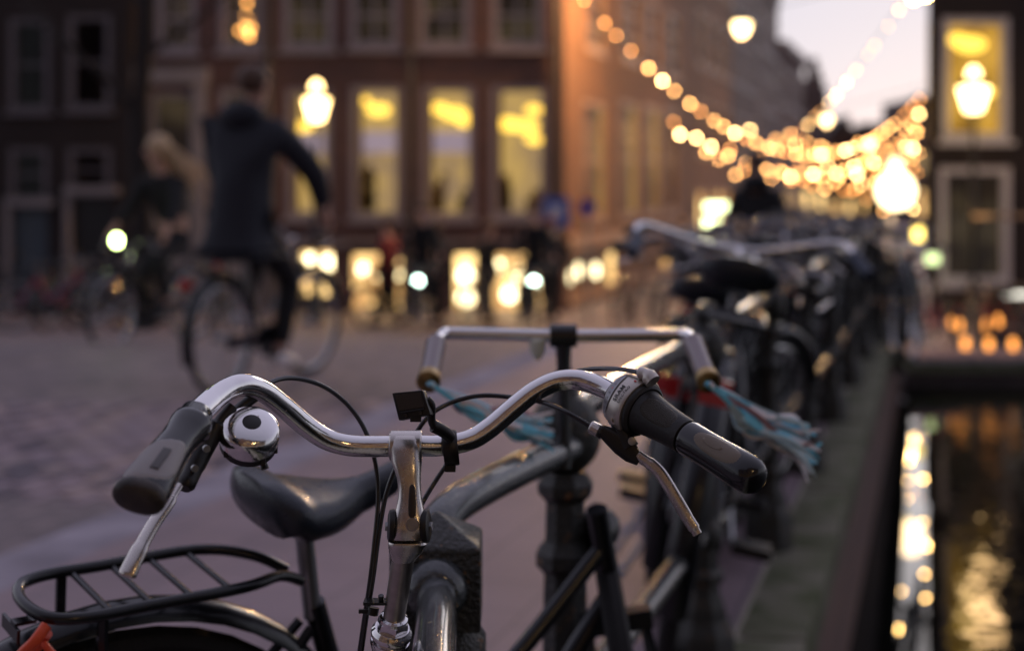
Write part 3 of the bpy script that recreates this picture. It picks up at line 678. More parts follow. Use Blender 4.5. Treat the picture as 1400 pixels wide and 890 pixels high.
sign_post('round red and blue no parking sign right of the blue sign', P(803, 284, 25.5), GZ, 'round', red_s, blue_s, .17)
# vertical lit shop sign
ss = thing('shop_sign', 'vertical lit greenish white shop sign projecting from the brown side wall', 'shop sign', P(980, 320, 30))
part('bracket', MB().box((-.2, .1, .1), (1.0, .06, .06)), lamp_black, ss, False)
sg = mat('sign_light', (.5,.5,.4), .4, emit=(.85, 1, .50), estr=5); sg2 = mat('sign_light_warm', (.5,.5,.4), .4, emit=(1, 1, .62), estr=5)
for (x_, y_, wd, h_, m_) in ((979, 283, 30, 10, sg), (973, 306, 20, 16, sg), (972, 334, 26, 18, sg2), (970, 362, 14, 26, sg2), (994, 378, 10, 10, sg2)):
    p = P(x_, y_, 30)-P(980, 320, 30); part('sign_panel', MB().box(p, (wd/F*30, .1, h_/F*30)), m_, ss, False)

# ------------------------------------------------------------------ railing
def rail_post(p, top, label, n_=8, sc_=1.0):
    root = thing('railing_post', label, 'post', p, R(17), 'cast iron railing posts')
    k = top/.89
    part('pedestal', MB().lathe([(.088, 0), (.088, .13), (.080, .15), (.07, .165), (.068, .18)], n=n_), post_paint, root, True, sharp=25)
    part('shaft', MB().lathe([(.062, .18), (.062, .20), (.048, .23), (.046, .26), (.058, .27), (.058, .285), (.044, .30), (.038, .62*k), (.052, .635*k), (.052, .655*k), (.036, .675*k), (.034, .74*k), (.048, .755*k), (.05, .77*k), (.036, .79*k)], n=n_), post_paint, root, True, sharp=25)
    part('head', MB().ball((0, 0, .855*k), .062, 10, (1, 1, 1.15)).lathe([(.03, .91*k), (.02, .93*k), (.026, .945*k), (.01, .965*k)], n=10), post_paint, root)
    part('lower_socket', MB().ball((0, 0, .385), .055, 8), post_paint, root)
    return root
pD = [2.40, 3.64, 4.97, 6.30, 7.65, 9.0, 10.4, 11.8, 13.2, 14.6, 16.0, 17.4]
ordn = ['nearest round', 'second', 'third', 'fourth', 'fifth', 'sixth', 'seventh', 'eighth', 'ninth', 'tenth', 'eleventh', 'farthest']
posts = []
for i, D in enumerate(pD):
    x = x_rail(D) if i else .09
    p = V((x, D, zg(x, D))); posts.append(p)
    rail_post(p, .89, f'{ordn[i]} cast iron railing post counted from the square headed post')
rl = thing('railing', 'dark painted tube railing running along the quay from post to post', 'railing', posts[0])
for i in range(len(posts)-1):
    a, b_ = posts[i], posts[i+1]
    wpart('top_rail', MB().tube([a+V((0,0,.885)), b_+V((0,0,.885))], .026, 14), rail_paint, rl)
    wpart('lower_rail', MB().tube([a+V((0,0,.385)), b_+V((0,0,.385))], .026, 12), rail_paint, rl)
# bend between the first round post and the square-headed post
EL = spl([P(798, 602, 2.42), P(752, 622, 2.28), P(690, 652, 2.10), P(640, 679, 1.975), P(612, 700, 1.915), P(596, 728, 1.875), P(594, 775, 1.86), P(594, 812, 1.86)], 6)
wpart('bent_rail', MB().tube(EL, .0255, 16), rail_paint, rl)
# near rail towards the viewer
nr = [V((-.093, 1.76, EYE-.492)), V((-.0855, 1.60, EYE-.492)), V((-.079, 1.436, EYE-.492)), V((-.05, .9, EYE-.492)), V((-.02, .3, EYE-.492)), V((.0, -.6, EYE-.492))]
wpart('near_rail', MB().tube(spl(nr, 5), .0235, 24), rail_paint, rl)
wpart('rail_collar', MB().lathe([(.0245, 0), (.030, .004), (.037, .014), (.040, .026)], V((-.0918, 1.708, EYE-.492)), V((-.05, 1, 0)), 24), rail_paint, rl)
# square-headed post
bx0 = P(532, 751, 1.735).x; bx1 = P(657, 751, 1.735).x; zt = P(600, 751, 1.735).z; zb = P(600, 866, 1.735).z
cx = (bx0+bx1)/2; hw = (bx1-bx0)/2; cy = 1.735+hw
sq = thing('square_headed_post', 'square headed iron post with chipped dark paint where the railing turns', 'post', (cx, cy, 0))
mb = MB(); Cc = [(-hw, -hw), (hw, -hw), (hw, hw), (-hw, hw)]
vs = [(x, y, zb) for x, y in Cc]+[(x, y, zt) for x, y in Cc]+[(0.0, 0, zt+.035)]
mb.add(vs, [(3,2,1,0), (0,1,5,4), (1,2,6,5), (2,3,7,6), (3,0,4,7), (4,5,8), (5,6,8), (6,7,8), (7,4,8)])
me = mb.mesh('post_head', False); bevel(me, .0035, 2); link('post_head', me, post_paint, sq)
part('shaft', MB().lathe([(.09, 0), (.09, .14), (.07, .18), (.055, .22), (.05, zb-.10), (.062, zb-.06), (.062, zb-.02), (.05, zb-.001)], n=20), post_paint, sq)

# ------------------------------------------------------------------ bicycles
HB_, HT_ = V((.86, 0, .58)), V((.80, 0, .76))     # head tube
AX = (HT_-HB_).normalized()
def steer_mtx(a):
    return Matrix.Translation(HB_) @ Matrix.Rotation(a, 4, AX) @ Matrix.Translation(-HB_)
def wheel(parent, c, mtx, r=.335):
    """tyre, rim, spokes, hub centred on the axle, axis along y"""
    L = Matrix.Translation(c) if mtx is None else mtx @ Matrix.Translation(c)
    def ring(R_, r_, n=40, m=8, fl=1.0):
        return MB().loft([(V((R_*math.cos(t), 0, R_*math.sin(t))), V((math.cos(t)*r_, 0, math.sin(t)*r_)), V((0, r_*fl, 0))) for t in [2*math.pi*i/n for i in range(n)]], m, False, closed=True)
    w_ = link('wheel', cached('hub', lambda: MB().lathe([(.012, -.05), (.026, -.045), (.022, -.03), (.018, 0), (.022, .03), (.026, .045), (.012, .05)], ax=(0,1,0), n=12).mesh('wheel')), steel, parent, L)
    link('tyre', cached(('ty', r), lambda: ring(r-.02, .020).mesh('tyre')), tyre_m, w_)
    link('rim', cached(('ri', r), lambda: ring(r-.045, .011, fl=1.1).mesh('rim')), chrome_old, w_)
    def sp():
        mb = MB()
        for i in range(28):
            t = 2*math.pi*i/28; s_ = (-1)**i*.028; t2 = t+(.45 if i % 4 < 2 else -.45)
            mb.tube([(math.cos(t2)*.022, s_, math.sin(t2)*.022), (math.cos(t)*(r-.05), 0, math.sin(t)*(r-.05))], .0012, 3, False)
        return mb.mesh('spokes', False)
    s_ = link('spokes', cached(('sp', r), sp), steel, w_); s_['kind'] = 'stuff'
    return w_
def fender_mb(c, r, a0, a1, wd=.030):
    secs = []
    for i in range(25):
        t = R(a0+(a1-a0)*i/24); d = V((math.cos(t), 0, math.sin(t))); cc = V(c)+d*(r-.008)
        secs.append((cc, V((0, wd, 0)), d*.022))
    return MB().loft(secs, 10, False, 0, math.pi)
def saddle_mb(c, L=.24, Wr=.095, Wn=.022, drop=.075, tilt=0):
    secs = []; N = 14
    for i in range(N+1):
        t = i/N; x = -L*.42+L*t                                  # 0 rear .. 1 nose
        wv = Wn+(Wr-Wn)*max(0, 1-((t-.10)/.62)**2 if t > .1 else 1)**1.25
        if t < .1: wv *= math.sqrt(max(.05, 1-((.1-t)/.115)**2))
        if t > .93: wv *= .75
        h = drop*(1-.45*t) * (1 if 0 < i < N else .55); zc = .012*math.cos(t*5)+.07*x-h*.5+(.012 if t < .15 else 0)
        secs.append((V(c)+V((x, 0, zc)), V((0, wv, 0)), V((0, 0, h*.5)), 2.6))
    return MB().loft(secs, 22)
def bicycle(label, loc, rotz, steer=0, lean=R(6), paint=None, group=None, cat='bicycle', bars='swept', light=None, rack=True, r=.335, saddle_m=None, lz=0):
    paint = paint or black_paint
    b = thing('bicycle', label, cat, loc, rotz, group, lean)
    RA, FA, BB = V((0,0,r)), V((1.02,0,r)), V((.44,0,.28)); ST, SP = V((.285,0,.70)), V((.262,0,.80))
    SM = steer_mtx(steer)
    fr = cached(('frame', r), lambda: MB().tube([BB, ST], .016).tube([HB_-AX*.01, HT_], .018).tube(spl([HB_+AX*.03, V((.68,0,.40)), V((.55,0,.30)), BB], 5), .018)
        .tube(spl([HB_+AX*.12, V((.66,0,.54)), V((.50,0,.42)), V((.385,0,.42))], 5), .014)
        .tube([BB+V((0,.04,0)), RA+V((0,.055,0))], .009, 6).tube([BB-V((0,.04,0)), RA-V((0,.055,0))], .009, 6)
        .tube([ST+V((-.01,.015,-.03)), RA+V((0,.055,0))], .008, 6).tube([ST+V((-.01,-.015,-.03)), RA-V((0,.055,0))], .008, 6).mesh('frame'))
    f = link('frame', fr, None, b); 
    if not fr.materials: fr.materials.append(black_paint)
    if paint is not black_paint: recolor(f, paint)
    wheel(b, RA, None, r); fw = wheel(b, FA, SM, r)
    rf = link('fender', cached(('rf', r), lambda: fender_mb(RA, r+.025, 15, 200).mesh('fender')), black_paint, b)
    ff = link('fender', cached(('ff', r), lambda: fender_mb(FA, r+.025, 20, 165).mesh('fender')), black_paint, b, SM)
    link('fork', cached(('fork', r), lambda: MB().tube(spl([HB_+V((0,.045,-.02)), V((.90,.05,.5)), FA+V((0,.05,0))], 5), .010, 7).tube(spl([HB_+V((0,-.045,-.02)), V((.90,-.05,.5)), FA-V((0,.05,0))], 5), .010, 7)
        .box(HB_+V((0,0,-.02)), (.04, .12, .03)).mesh('fork')), black_paint, b, SM)
    link('chain_case', cached('cc', lambda: MB().box((.24,-.06,.305), (.5,.03,.07)).lathe([(.10,-.016),(.10,.016)], (.44,-.06,.285), (0,1,0), 20).mesh('chain_case')), black_gloss, b)
    for s_ in (-1, 1):
        ck = link('crank', cached(('ck', s_), lambda: MB().tube([BB+V((0,s_*.08,0)), BB+V((s_*.15,s_*.10,-.06))], .010, 6).mesh('crank')), steel, b)
        link('pedal', cached(('pd', s_), lambda: MB().box(BB+V((s_*.15,s_*.15,-.06)), (.08,.09,.025)).mesh('pedal', False)), rubber, ck)
    link('seat_post', cached('spst', lambda: MB().tube([ST-V((0,0,.02)), SP], .013).mesh('seat_post')), steel, b)
    link('saddle', cached('sadl', lambda: saddle_mb((.275,0,.878)).mesh('saddle', sharp=70)), saddle_m or leather, b)
    if rack:
        link('rack', cached('rack', lambda: rack_mb(RA).mesh('rack')), black_paint, b)
    link('kickstand', cached('ks', lambda: MB().tube([(.40,.05,.28), (.34,.16,.03)], .009, 6).mesh('kickstand')), steel, b)
    rl_ = link('rear_reflector', cached('rrf', lambda: MB().box((-.36,0,.66), (.02,.06,.05)).mesh('rear_reflector', False)), red_refl, b)
    if bars:
        S0 = HT_+AX*.10
        link('stem', cached('stem', lambda: MB().tube([HT_-AX*.01, S0], .011).tube([S0, S0+V((.06,0,.02))], .013).lathe([(.02,-.005),(.02,.03)], HT_, AX, 12).mesh('stem')), chrome_old, b, SM)
        B0 = S0+V((.06,0,.02))
        def bm(s_): return [B0, B0+V((.01,s_*.06,.0)), B0+V((.03,s_*.14,.05)), B0+V((.02,s_*.22,.06)), B0+V((-.05,s_*.27,.04)), B0+V((-.18,s_*.30,.02))]
        hb = link('handlebar', cached('hbar', lambda: MB().tube(spl(bm(-1)[::-1]+bm(1)[1:], 4), .011).mesh('handlebar')), mat('dull_chrome', (.18, .17, .18), .3, 1, rvar=.1, vscale=20), b, SM)
        for s_ in (-1, 1):
            link('grip', cached(('grip', s_), lambda: MB().tube([B0+V((-.06,s_*.273,.038)), B0+V((-.19,s_*.302,.018))], .017).mesh('grip')), rubber, hb)
            link('brake_lever', cached(('lev', s_), lambda: MB().tube([B0+V((-.03,s_*.26,.03)), B0+V((.0,s_*.27,-.01)), B0+V((-.14,s_*.30,-.035))], .006, 6).mesh('brake_lever')), alloy, hb)
    hl = link('headlight', cached('hlt', lambda: MB().lathe([(.015,-.05),(.034,-.02),(.036,.0),(.03,.008)], (.93,0,.70), (1,0,0), 12).mesh('headlight')), black_plastic, b, SM @ Matrix.Translation((.03 if lz else 0, 0, lz)))
    if light: link('lens', cached(('lens', light.name), lambda: MB().lathe([(.046,0),(.038,.01)], (.945,0,.70), (1,0,0), 12).mesh('lens')), light, hl)
    return b
def rack_mb(RA, z=.775, x0=-.122, x1=.135, hw=.070):
    mb = MB(); c = .05
    loop = [V((x1, -hw, z)), V((0, -hw, z)), V((x0+c, -hw, z)), V((x0+.012, -hw+.02, z)), V((x0, 0, z)), V((x0+.012, hw-.02, z)), V((x0+c, hw, z)), V((0, hw, z)), V((x1, hw, z))]
    mb.tube(spl([V((x1+.115, -.02, z-.03)), V((x1+.07, -.04, z-.008))]+loop+[V((x1+.07, .04, z-.008)), V((x1+.115, .02, z-.03))], 5), .0075, 10)
    for x in (-.037, .016, .069, .122): mb.tube([(x, -hw, z-.002), (x, hw, z-.002)], .0042, 6)
    for s_ in (-1, 1): mb.tube([(-.05, s_*hw, z-.005), (-.045, s_*.070, .60), (0, s_*.07, .36)], .007, 6)
    return mb

# ---- B: the bicycle with cruiser bar and streamers
def bike_b():
    u = V((.79, .613, 0)); rt = V((.613, -.79, 0)); rz = math.atan2(u.y, u.x); ln = R(8.5)
    sp = V((-.287, 1.955, 0))-rt*(math.sin(ln)*.78)-u*.262
    b = bicycle('black bicycle with rear rack, blue vinyl saddle and streamers on its straight bar', (sp.x, sp.y, .0), rz, R(54), ln, bars=None, rack=True, light=None, group=None, r=.358)
    for o in [c for c in b.children if c.name.startswith('fender')][1:]: bpy.data.objects.remove(o)
    M = Matrix.Translation(b.location) @ b.rotation_euler.to_matrix().to_4x4()
    inv = M.inverted()
    def bp(name, mb, m, parent=None, smooth=True):
        for v in mb.v: v[:] = (inv @ v)
        return part(name, mb, m, parent or b, smooth)
    DB = 2.30
    C0 = P(770, 459, DB)
    L1 = [P(596, 470, DB-.06), P(606, 457, DB-.01), P(625, 456, DB), C0, P(915, 458, DB), P(935, 457, DB-.01), P(948, 468, DB-.06)]
    bar = bp('handlebar', MB().tube(spl(L1, 6), .0105, 14), chrome)
    bp('stem', MB().tube([C0+V((0,0,.0)), P(771, 520, DB), P(772, 640, DB-.01)], [.014, .0105, .0105], 12).lathe([(.019, -.022), (.019, .022)], C0, (1,0,0), 14), black_gloss)
    for sgn, (a, c_) in ((-1, ((596, 470), (586, 520))), (1, ((948, 468), (968, 520)))):
        A = P(*a, DB-.06); B_ = P(*c_, DB-.17)
        g = bp('grip', MB().tube([A, A.lerp(B_, .5), B_], [.0165, .0155, .0160], 14), purple_grip, bar)
        d = (B_-A).normalized()
        ring = bp('grip_end', MB().lathe([(.0175, -.012), (.0185, 0), (.0185, .006), (.010, .010)], B_, d, 16), brass, bar)
        r2 = random.Random(5+sgn)
        for i in range(34):
            m_ = (blue_strip, white_strip, blue_strip, pale_strip, blue_strip, white_strip, pale_strip, pink_strip)[i % 8 if i % 16 != 7 else 0]
            sx = r2.uniform(.55, 1.05); k = r2.gauss(0, .5); k2 = r2.gauss(0, .5)
            if sgn > 0: E = [(968+3*k, 524), (994+9*k, 548+10*k), (1030+14*k2, 580+17*k), (1062+26*sx+12*k2, 606+24*k2), (1078+44*sx, 626+24*k+8*k2)]
            else: E = [(587+3*k, 524), (612+8*k, 541+7*k), (652+12*k2, 562+12*k), (690+20*sx, 580+15*k2), (712+44*sx, 592+17*k+8*k2)]
            if sgn > 0 and i % 5 == 4: E = [(968, 524), (1004, 546+6*k), (1045, 566+8*k2), (1082+10*k2, 580+14*k), (1112+16*k, 588+16*k2)]
            q = [P(x, y, DB-.17+.016*j+r2.uniform(-.02, .02)) for j, (x, y) in enumerate(E)]
            bp('streamer', MB().tube(spl(q, 5), [.0040]*18+[.0032, .0026, .0018], 5, flat=.3), m_, bar)
    bp('bell', MB().lathe([(.004, -.012), (.012, 0), (.014, .02), (.006, .026)], P(735, 482, DB), (0,0,1), 10), white_refl, bar)
    # reflector bracket, orange tie on the rack's end
    Rk = lambda x, y, z: V((x, y, z))
    br = part('reflector_bracket', MB().box(Rk(-.140, -.012, .752), (.004, .055, .016)).box(Rk(-.128,-.02,.762), (.026,.016,.004)).tube([(-.14,-.03,.748),(-.135,-.035,.728)], .003, 6), black_paint, b, False)
    tie = [(x+.10, y-.01, z+.070) for x, y, z in [(-.215, -.05, .70), (-.23, -.055, .685), (-.24, -.045, .668), (-.23, -.03, .655), (-.215, -.03, .668), (-.21, -.04, .685)]]
    part('orange_tie', MB().tube(spl(tie, 5), .0075, 12, flat=.9).tube(spl([(-.115,-.055,.745), (-.100,-.095,.727), (-.067,-.13,.695)], 4), .0045, 8), orange_rubber, b)
    return b
BB_ = bike_b()

# ---- A: the near bicycle, handlebar in focus
a0 = P(533, 884, 1.515)
A = thing('bicycle', 'nearest bicycle with gleaming swept handlebar, bell and twist grip shifter leaning on the rail', 'bicycle', (a0.x-.10, 1.60, 0))
ra = thing('tmp', 'x', 'x'); bpy.data.objects.remove(ra)
def ap(name, mb, m, parent=None, smooth=True, sharp=40): return wpart(name, mb, m, A, parent, smooth, sharp)
BD = [(189,681,1.20), (226,625,1.265), (262,572,1.325), (290,547,1.365), (311,532,1.39), (334,526,1.41), (360,535,1.435), (388,556,1.46), (416,580,1.478), (446,600,1.49), (480,609,1.497), (520,610,1.50)]
BE = [(565,609,1.505), (600,609,1.51), (640,602,1.517), (668,586,1.523), (700,559,1.53), (728,537,1.535), (756,523,1.538), (784,519,1.537), (812,525,1.53), (843,539,1.513), (880,562,1.48), (945,602,1.43), (1028,651,1.365)]
bar = ap('handlebar', MB().tube(spl([P(*q) for q in BD+BE], 6), .0112, 28), chrome)
# joint ring near left grip
ring_c = P(287, 549, 1.362); ring_d = (P(311, 532, 1.39)-P(262, 572, 1.325)).normalized()
ap('bar_sleeve', MB().tube([P(262,572,1.325), P(287,549,1.362)], .0121, 28), chrome, bar)
# left grip: ergonomic, wide towards its end
gL0, gL1 = P(270, 566, 1.333), P(190, 679, 1.203)
ax = (gL1-gL0).normalized(); vw = V((0, -1, .25)); Uw = ax.cross(vw).normalized(); Wt = Uw.cross(ax).normalized()
def gsec(t, a, b_, off=0, e=2.3): return (gL0.lerp(gL1, t)+Uw*off, Uw*a, Wt*b_, e)
def oval_patch(cf, t0, t1, a0, a1, e=2.4, n=28, k=5, off=.0007, skew=0):
    mb = MB(); vs = [cf((t0+t1)/2, (a0+a1)/2, off)]
    for j in range(1, k+1):
        q = j/k
        for i in range(n):
            a = 2*math.pi*i/n; c_ = math.copysign(abs(math.cos(a))**(2/e), math.cos(a)); s_ = math.copysign(abs(math.sin(a))**(2/e), math.sin(a))
            vs.append(cf((t0+t1)/2+(t1-t0)/2*q*c_+skew*q*s_, (a0+a1)/2+(a1-a0)/2*q*s_, off if q < .95 else -off))
    fs = [(0, 1+i, 1+(i+1) % n) for i in range(n)]
    for j in range(k-1): fs += [(1+j*n+i, 1+j*n+(i+1) % n, 1+(j+1)*n+(i+1) % n, 1+(j+1)*n+i) for i in range(n)]
    return mb.add(vs, fs)
def prof_at(prof, t):
    for p, q in zip(prof, prof[1:]):
        if t <= q[0]:
            k = clamp((t-p[0])/(q[0]-p[0]), 0, 1); return [x+(y-x)*k for x, y in zip(p[1:], q[1:])]
    return list(prof[-1][1:])
gr = ap('grip', MB().loft([gsec(0, .0135, .0135), gsec(.02, .0155, .0155), gsec(.10, .0155, .0155), gsec(.12, .0190, .0175, -.001), gsec(.17, .0200, .0180, -.0015), gsec(.24, .0178, .0165, -.0005),
    gsec(.38, .0165, .0160), gsec(.52, .0178, .0165, .0005), gsec(.66, .0195, .0170), gsec(.80, .0212, .0172, -.0005), gsec(.92, .0226, .0165, -.0008), gsec(.985, .0228, .0150), gsec(1.0, .0205, .0125)], 36), black_gloss, bar)
LG = [(.38,.0165,.0160,0), (.52,.0178,.0165,.0005), (.66,.0195,.0170,0), (.80,.0212,.0172,-.0005), (.92,.0226,.0165,-.0008), (.985,.0228,.0150,-.0008)]
def lsurf(t, ang, off):
    a, b_, o = prof_at(LG, t); ca, sa = math.cos(R(ang)), math.sin(R(ang)); e = 2.3
    return gL0.lerp(gL1, t)+Uw*(o+(a+off)*math.copysign(abs(ca)**(2/e), ca))+Wt*(b_+off)*math.copysign(abs(sa)**(2/e), sa)
ap('grip_insert', oval_patch(lsurf, .50, .97, 22, 158, e=3.2, n=40, k=9, skew=-.07), grey_rubber, gr)
ap('grip_panel', MB().loft([(gL0.lerp(gL1, t)+Wt*(.0183 if t < .85 else .0179)-Uw*.0035, Uw*.0038, Wt*.0008, 5) for t in (.64, .66, .84, .86)], 16), mat('grip_panel_rubber', (.075, .07, .072), .5), gr)
ap('end_cap', MB().loft([gsec(.965, .0232, .0160, 0), gsec(.985, .0236, .0162, 0), gsec(1.02, .0228, .0152, 0), gsec(1.045, .0185, .0118, 0), gsec(1.055, .008, .005, 0)], 32), brown_cap, gr)
# left brake lever with its housing
lh = ap('brake_lever_housing', MB().tube(spl([P(318,556,1.40), P(300,577,1.39), P(285,602,1.38), P(268,634,1.365), P(252,668,1.345)], 5), [.006]*6+[.010]*10+[.009]*4+[.006], 12), black_plastic)
for k, (x_, y_) in enumerate(((278, 613), (262, 640))): ap('housing_bolt', MB().lathe([(.0035,-.002),(.0035,.003)], P(x_+4, y_, 1.348), (.5,-1,0), 10), steel, lh)
ap('brake_lever', MB().tube(spl([P(246,662,1.345), P(228,690,1.33), P(210,716,1.318), P(194,744,1.305), P(181,770,1.294), P(173,788,1.288)], 5), [.005]*4+[.0078]*12+[.0092]*9+[.0075], 16, flat=.55, up=(.87,.1,.48)), alloy, lh)
ap('sleeve_joint', MB().tube([P(286.5,549.5,1.3625), P(287.5,548.6,1.3632)], .0123, 28), black_plastic, bar)
# bell
Bc = P(341, 597, 1.395); bx = V((.22, -.60, .78)).normalized()
be = ap('bell', MB().lathe([(.0278,-.004),(.0290,-.0035),(.0294,-.001),(.0292,.008),(.0285,.0120),(.0262,.0158),(.0215,.0188),(.0150,.0207),(.008,.0215),(.0008,.0217)], Bc, bx, 40), chrome)
ap('bell_base', MB().lathe([(.012,-.016),(.023,-.0155),(.0280,-.012),(.0284,-.0042)], Bc, bx, 28), black_plastic, be)
ap('bell_button', MB().lathe([(.0092,-.0012),(.0092,.0010),(.0084,.0014)], Bc+bx*.0208, bx, 28), black_plastic, be)
du = bx.cross(V((1,0,0))).normalized(); dv = du.cross(bx)
for a_, l_ in ((-2.3, .006), (-.9, .010), (-.25, .006)):
    dd = (dv*math.cos(a_)+du*math.sin(a_)); 
    if dd.z > 0: dd = -dd
    ap('bell_lug', MB().box(Bc+dd*.0275-bx*.006, (.005, .005, l_)), black_plastic, be, False)
ap('bell_lever', MB().tube([Bc-bx*.008+V((.014,0,-.018)), Bc-bx*.009+V((.017,-.003,-.025))], [.003, .0042], 10), black_plastic, be)
ap('bell_bracket', MB().tube(spl([P(352,540,1.43), P(330,556,1.425), P(308,578,1.40), P(312,600,1.40), Bc-bx*.008], 4), .0055, 10), black_plastic, be)
# stem: clamp, arm with slot, knuckle with side bolts, lower block, quill
DS = 1.50
def ss_(px, py, wpx, D, dep, e=3.2): 
    c = P(px, py, D); return (c, V((wpx/F*D/2, 0, 0)), V((0, dep/2, 0)), e)
clampm = ap('stem', MB().loft([ss_(555,592,30,1.505,.018), ss_(555,593,40,1.505,.026), ss_(555,598,43.5,1.504,.032), ss_(555,612,43.5,1.500,.034), ss_(556,628,42,1.495,.033), ss_(557.5,640,37,1.49,.030), ss_(559,652,32.5,1.487,.026), ss_(560,665,30.5,1.484,.024),
    ss_(560.5,680,32,1.48,.024), ss_(560.5,695,38,1.477,.026), ss_(560,706,45,1.475,.029), ss_(559.5,718,49,1.474,.031), ss_(559,730,50,1.474,.031), ss_(558.5,734,50,1.474,.030), ss_(558,736,44,1.475,.026)], 40), alloy)
ap('bar_clamp', MB().lathe([(.0145,-.0170),(.0160,-.0155),(.0160,.0155),(.0145,.0170)], P(555,609,1.5035), (1,0,0), 36), alloy, clampm)
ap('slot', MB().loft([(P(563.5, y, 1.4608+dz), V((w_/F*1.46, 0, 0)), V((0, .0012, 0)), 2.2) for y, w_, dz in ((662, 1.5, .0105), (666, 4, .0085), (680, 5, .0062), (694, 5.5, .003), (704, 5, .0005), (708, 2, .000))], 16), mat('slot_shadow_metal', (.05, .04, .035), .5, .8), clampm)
ap('bolt', MB().lathe([(.0068,-.002),(.0068,.0012),(.0052,.0014),(.005,.0004),(.002,.0002)], P(563.5,717,1.4582), (0,-1,0), 24), alloy_old, clampm)
kb = P(559, 719, 1.4745)
for s_ in (-1, 1):
    dsc = ap('side_cover', MB().lathe([(.0172,0),(.0176,.002),(.0165,.0055),(.012,.007)], kb+V((s_*.0150,.0,0)), (s_,-.12,.05), 32), black_plastic, clampm)
    ap('cover_bolt', MB().lathe([(.0052,0),(.0052,.0025),(.0035,.003),(.003,.001)], kb+V((s_*.0218,-.001,0)), (s_,-.12,.05), 6), steel, dsc)
blk = ap('stem_block', MB().loft([ss_(557.5,738,51,1.4735,.033), ss_(557.5,741,54,1.4735,.034), ss_(557,744,52,1.4738,.033), ss_(555.5,752,47,1.475,.030), ss_(553,760,38,1.477,.027,2.4), ss_(551.5,766,33,1.478,.025,2.0)], 36), alloy)
qa, qb = P(552, 757, 1.4775), P(536.5, 858, 1.509)
ap('quill', MB().tube([qa, qb], .0117, 28), alloy_old)
dq = (qb-qa).normalized(); up_ = -dq
hs0 = P(537.5, 850, 1.506)
ap('lock_nut', MB().lathe([(.0128,.004),(.0165,.002),(.0172,-.002),(.0172,-.006),(.0165,-.007)], hs0+up_*.0, up_, 6, ).lathe([(.0125,.008),(.0150,.006),(.0155,.002)], hs0, up_, 28), chrome, None, False)
ap('headset', MB().lathe([(.0185,-.0065),(.0195,-.009),(.0215,-.011),(.0222,-.014),(.0215,-.017),(.0185,-.0175),(.0180,-.021),(.0208,-.022),(.0215,-.026),(.0200,-.031),(.0175,-.033)], hs0, up_, 36), chrome)
ap('head_tube', MB().tube([hs0-up_*.032, hs0-up_*.19], .0178, 24), black_paint)
ap('reflector_tab', MB().box(P(517, 822, 1.50), (.030, .018, .003)).lathe([(.003,-.003),(.003,.004)], P(521,818,1.495), (0,-.3,1), 10), black_paint, None, False)
# computer / lamp holder on the bar
C1, C2, C3, C4 = P(535.5,537,1.462), P(578,533,1.455), P(589,567,1.447), P(545,575,1.455)
nrm = (C2-C1).cross(C4-C1).normalized()
if nrm.y > 0: nrm = -nrm
me_b = MB(); th = .012
me_b.add([C1, C2, C3, C4, C1-nrm*th, C2-nrm*th, C3-nrm*th, C4-nrm*th], [(0,1,2,3), (7,6,5,4), (0,4,5,1), (1,5,6,2), (2,6,7,3), (3,7,4,0)])
for v in me_b.v: v -= A.location
me_ = me_b.mesh('holder_plate', False); bevel(me_, .0016, 2)
hp = link('holder_plate', me_, black_plastic, A)
def onp(s_, t_, out_=0): return C1.lerp(C2, s_).lerp(C4.lerp(C3, s_), t_)+nrm*out_
ap('holder_ledge', MB().tube([onp(.12,.74,.0008), onp(.86,.74,.0008)], .0012, 8), black_plastic, hp)
ap('holder_window', MB().add([onp(.1,.08,.0011), onp(.9,.08,.0011), onp(.9,.66,.0011), onp(.1,.66,.0011), onp(.1,.08,.0002), onp(.9,.08,.0002), onp(.9,.66,.0002), onp(.1,.66,.0002)], [(0,1,2,3),(0,4,5,1),(1,5,6,2),(2,6,7,3),(3,7,4,0)]), mat('holder_smooth', (.028,.023,.021), .28), hp, False)
for s_ in (.26, .72): ap('screw', MB().lathe([(.0022,0),(.0022,.0014),(.0012,.0016)], onp(s_, .86, .0005), nrm, 12), black_gloss, hp)
ap('holder_lip', MB().box(onp(.5, 1.04, -.003), (.011, .008, .005)), black_plastic, hp, False)
arm = ap('holder_arm', MB().tube(spl([P(584,546,1.462), P(590,554,1.463), P(590,574,1.466), P(594,584,1.468)], 4), .0042, 12).tube(spl([P(592,582,1.468), P(600,586,1.472), P(610,592,1.480), P(616,598,1.488)], 4), .0066, 12, flat=.8), black_plastic, hp)
rc = P(616, 611, 1.512)
ap('holder_ring', MB().lathe([(.0125,-.0080),(.0178,-.0080),(.0190,-.0065),(.0190,.0065),(.0178,.0080),(.0125,.0080)], rc+V((0,0,-.0008)), (1,.05,.10), 36).box(rc+V((0,-.002,-.0215)), (.011,.012,.007)), black_plastic, hp)
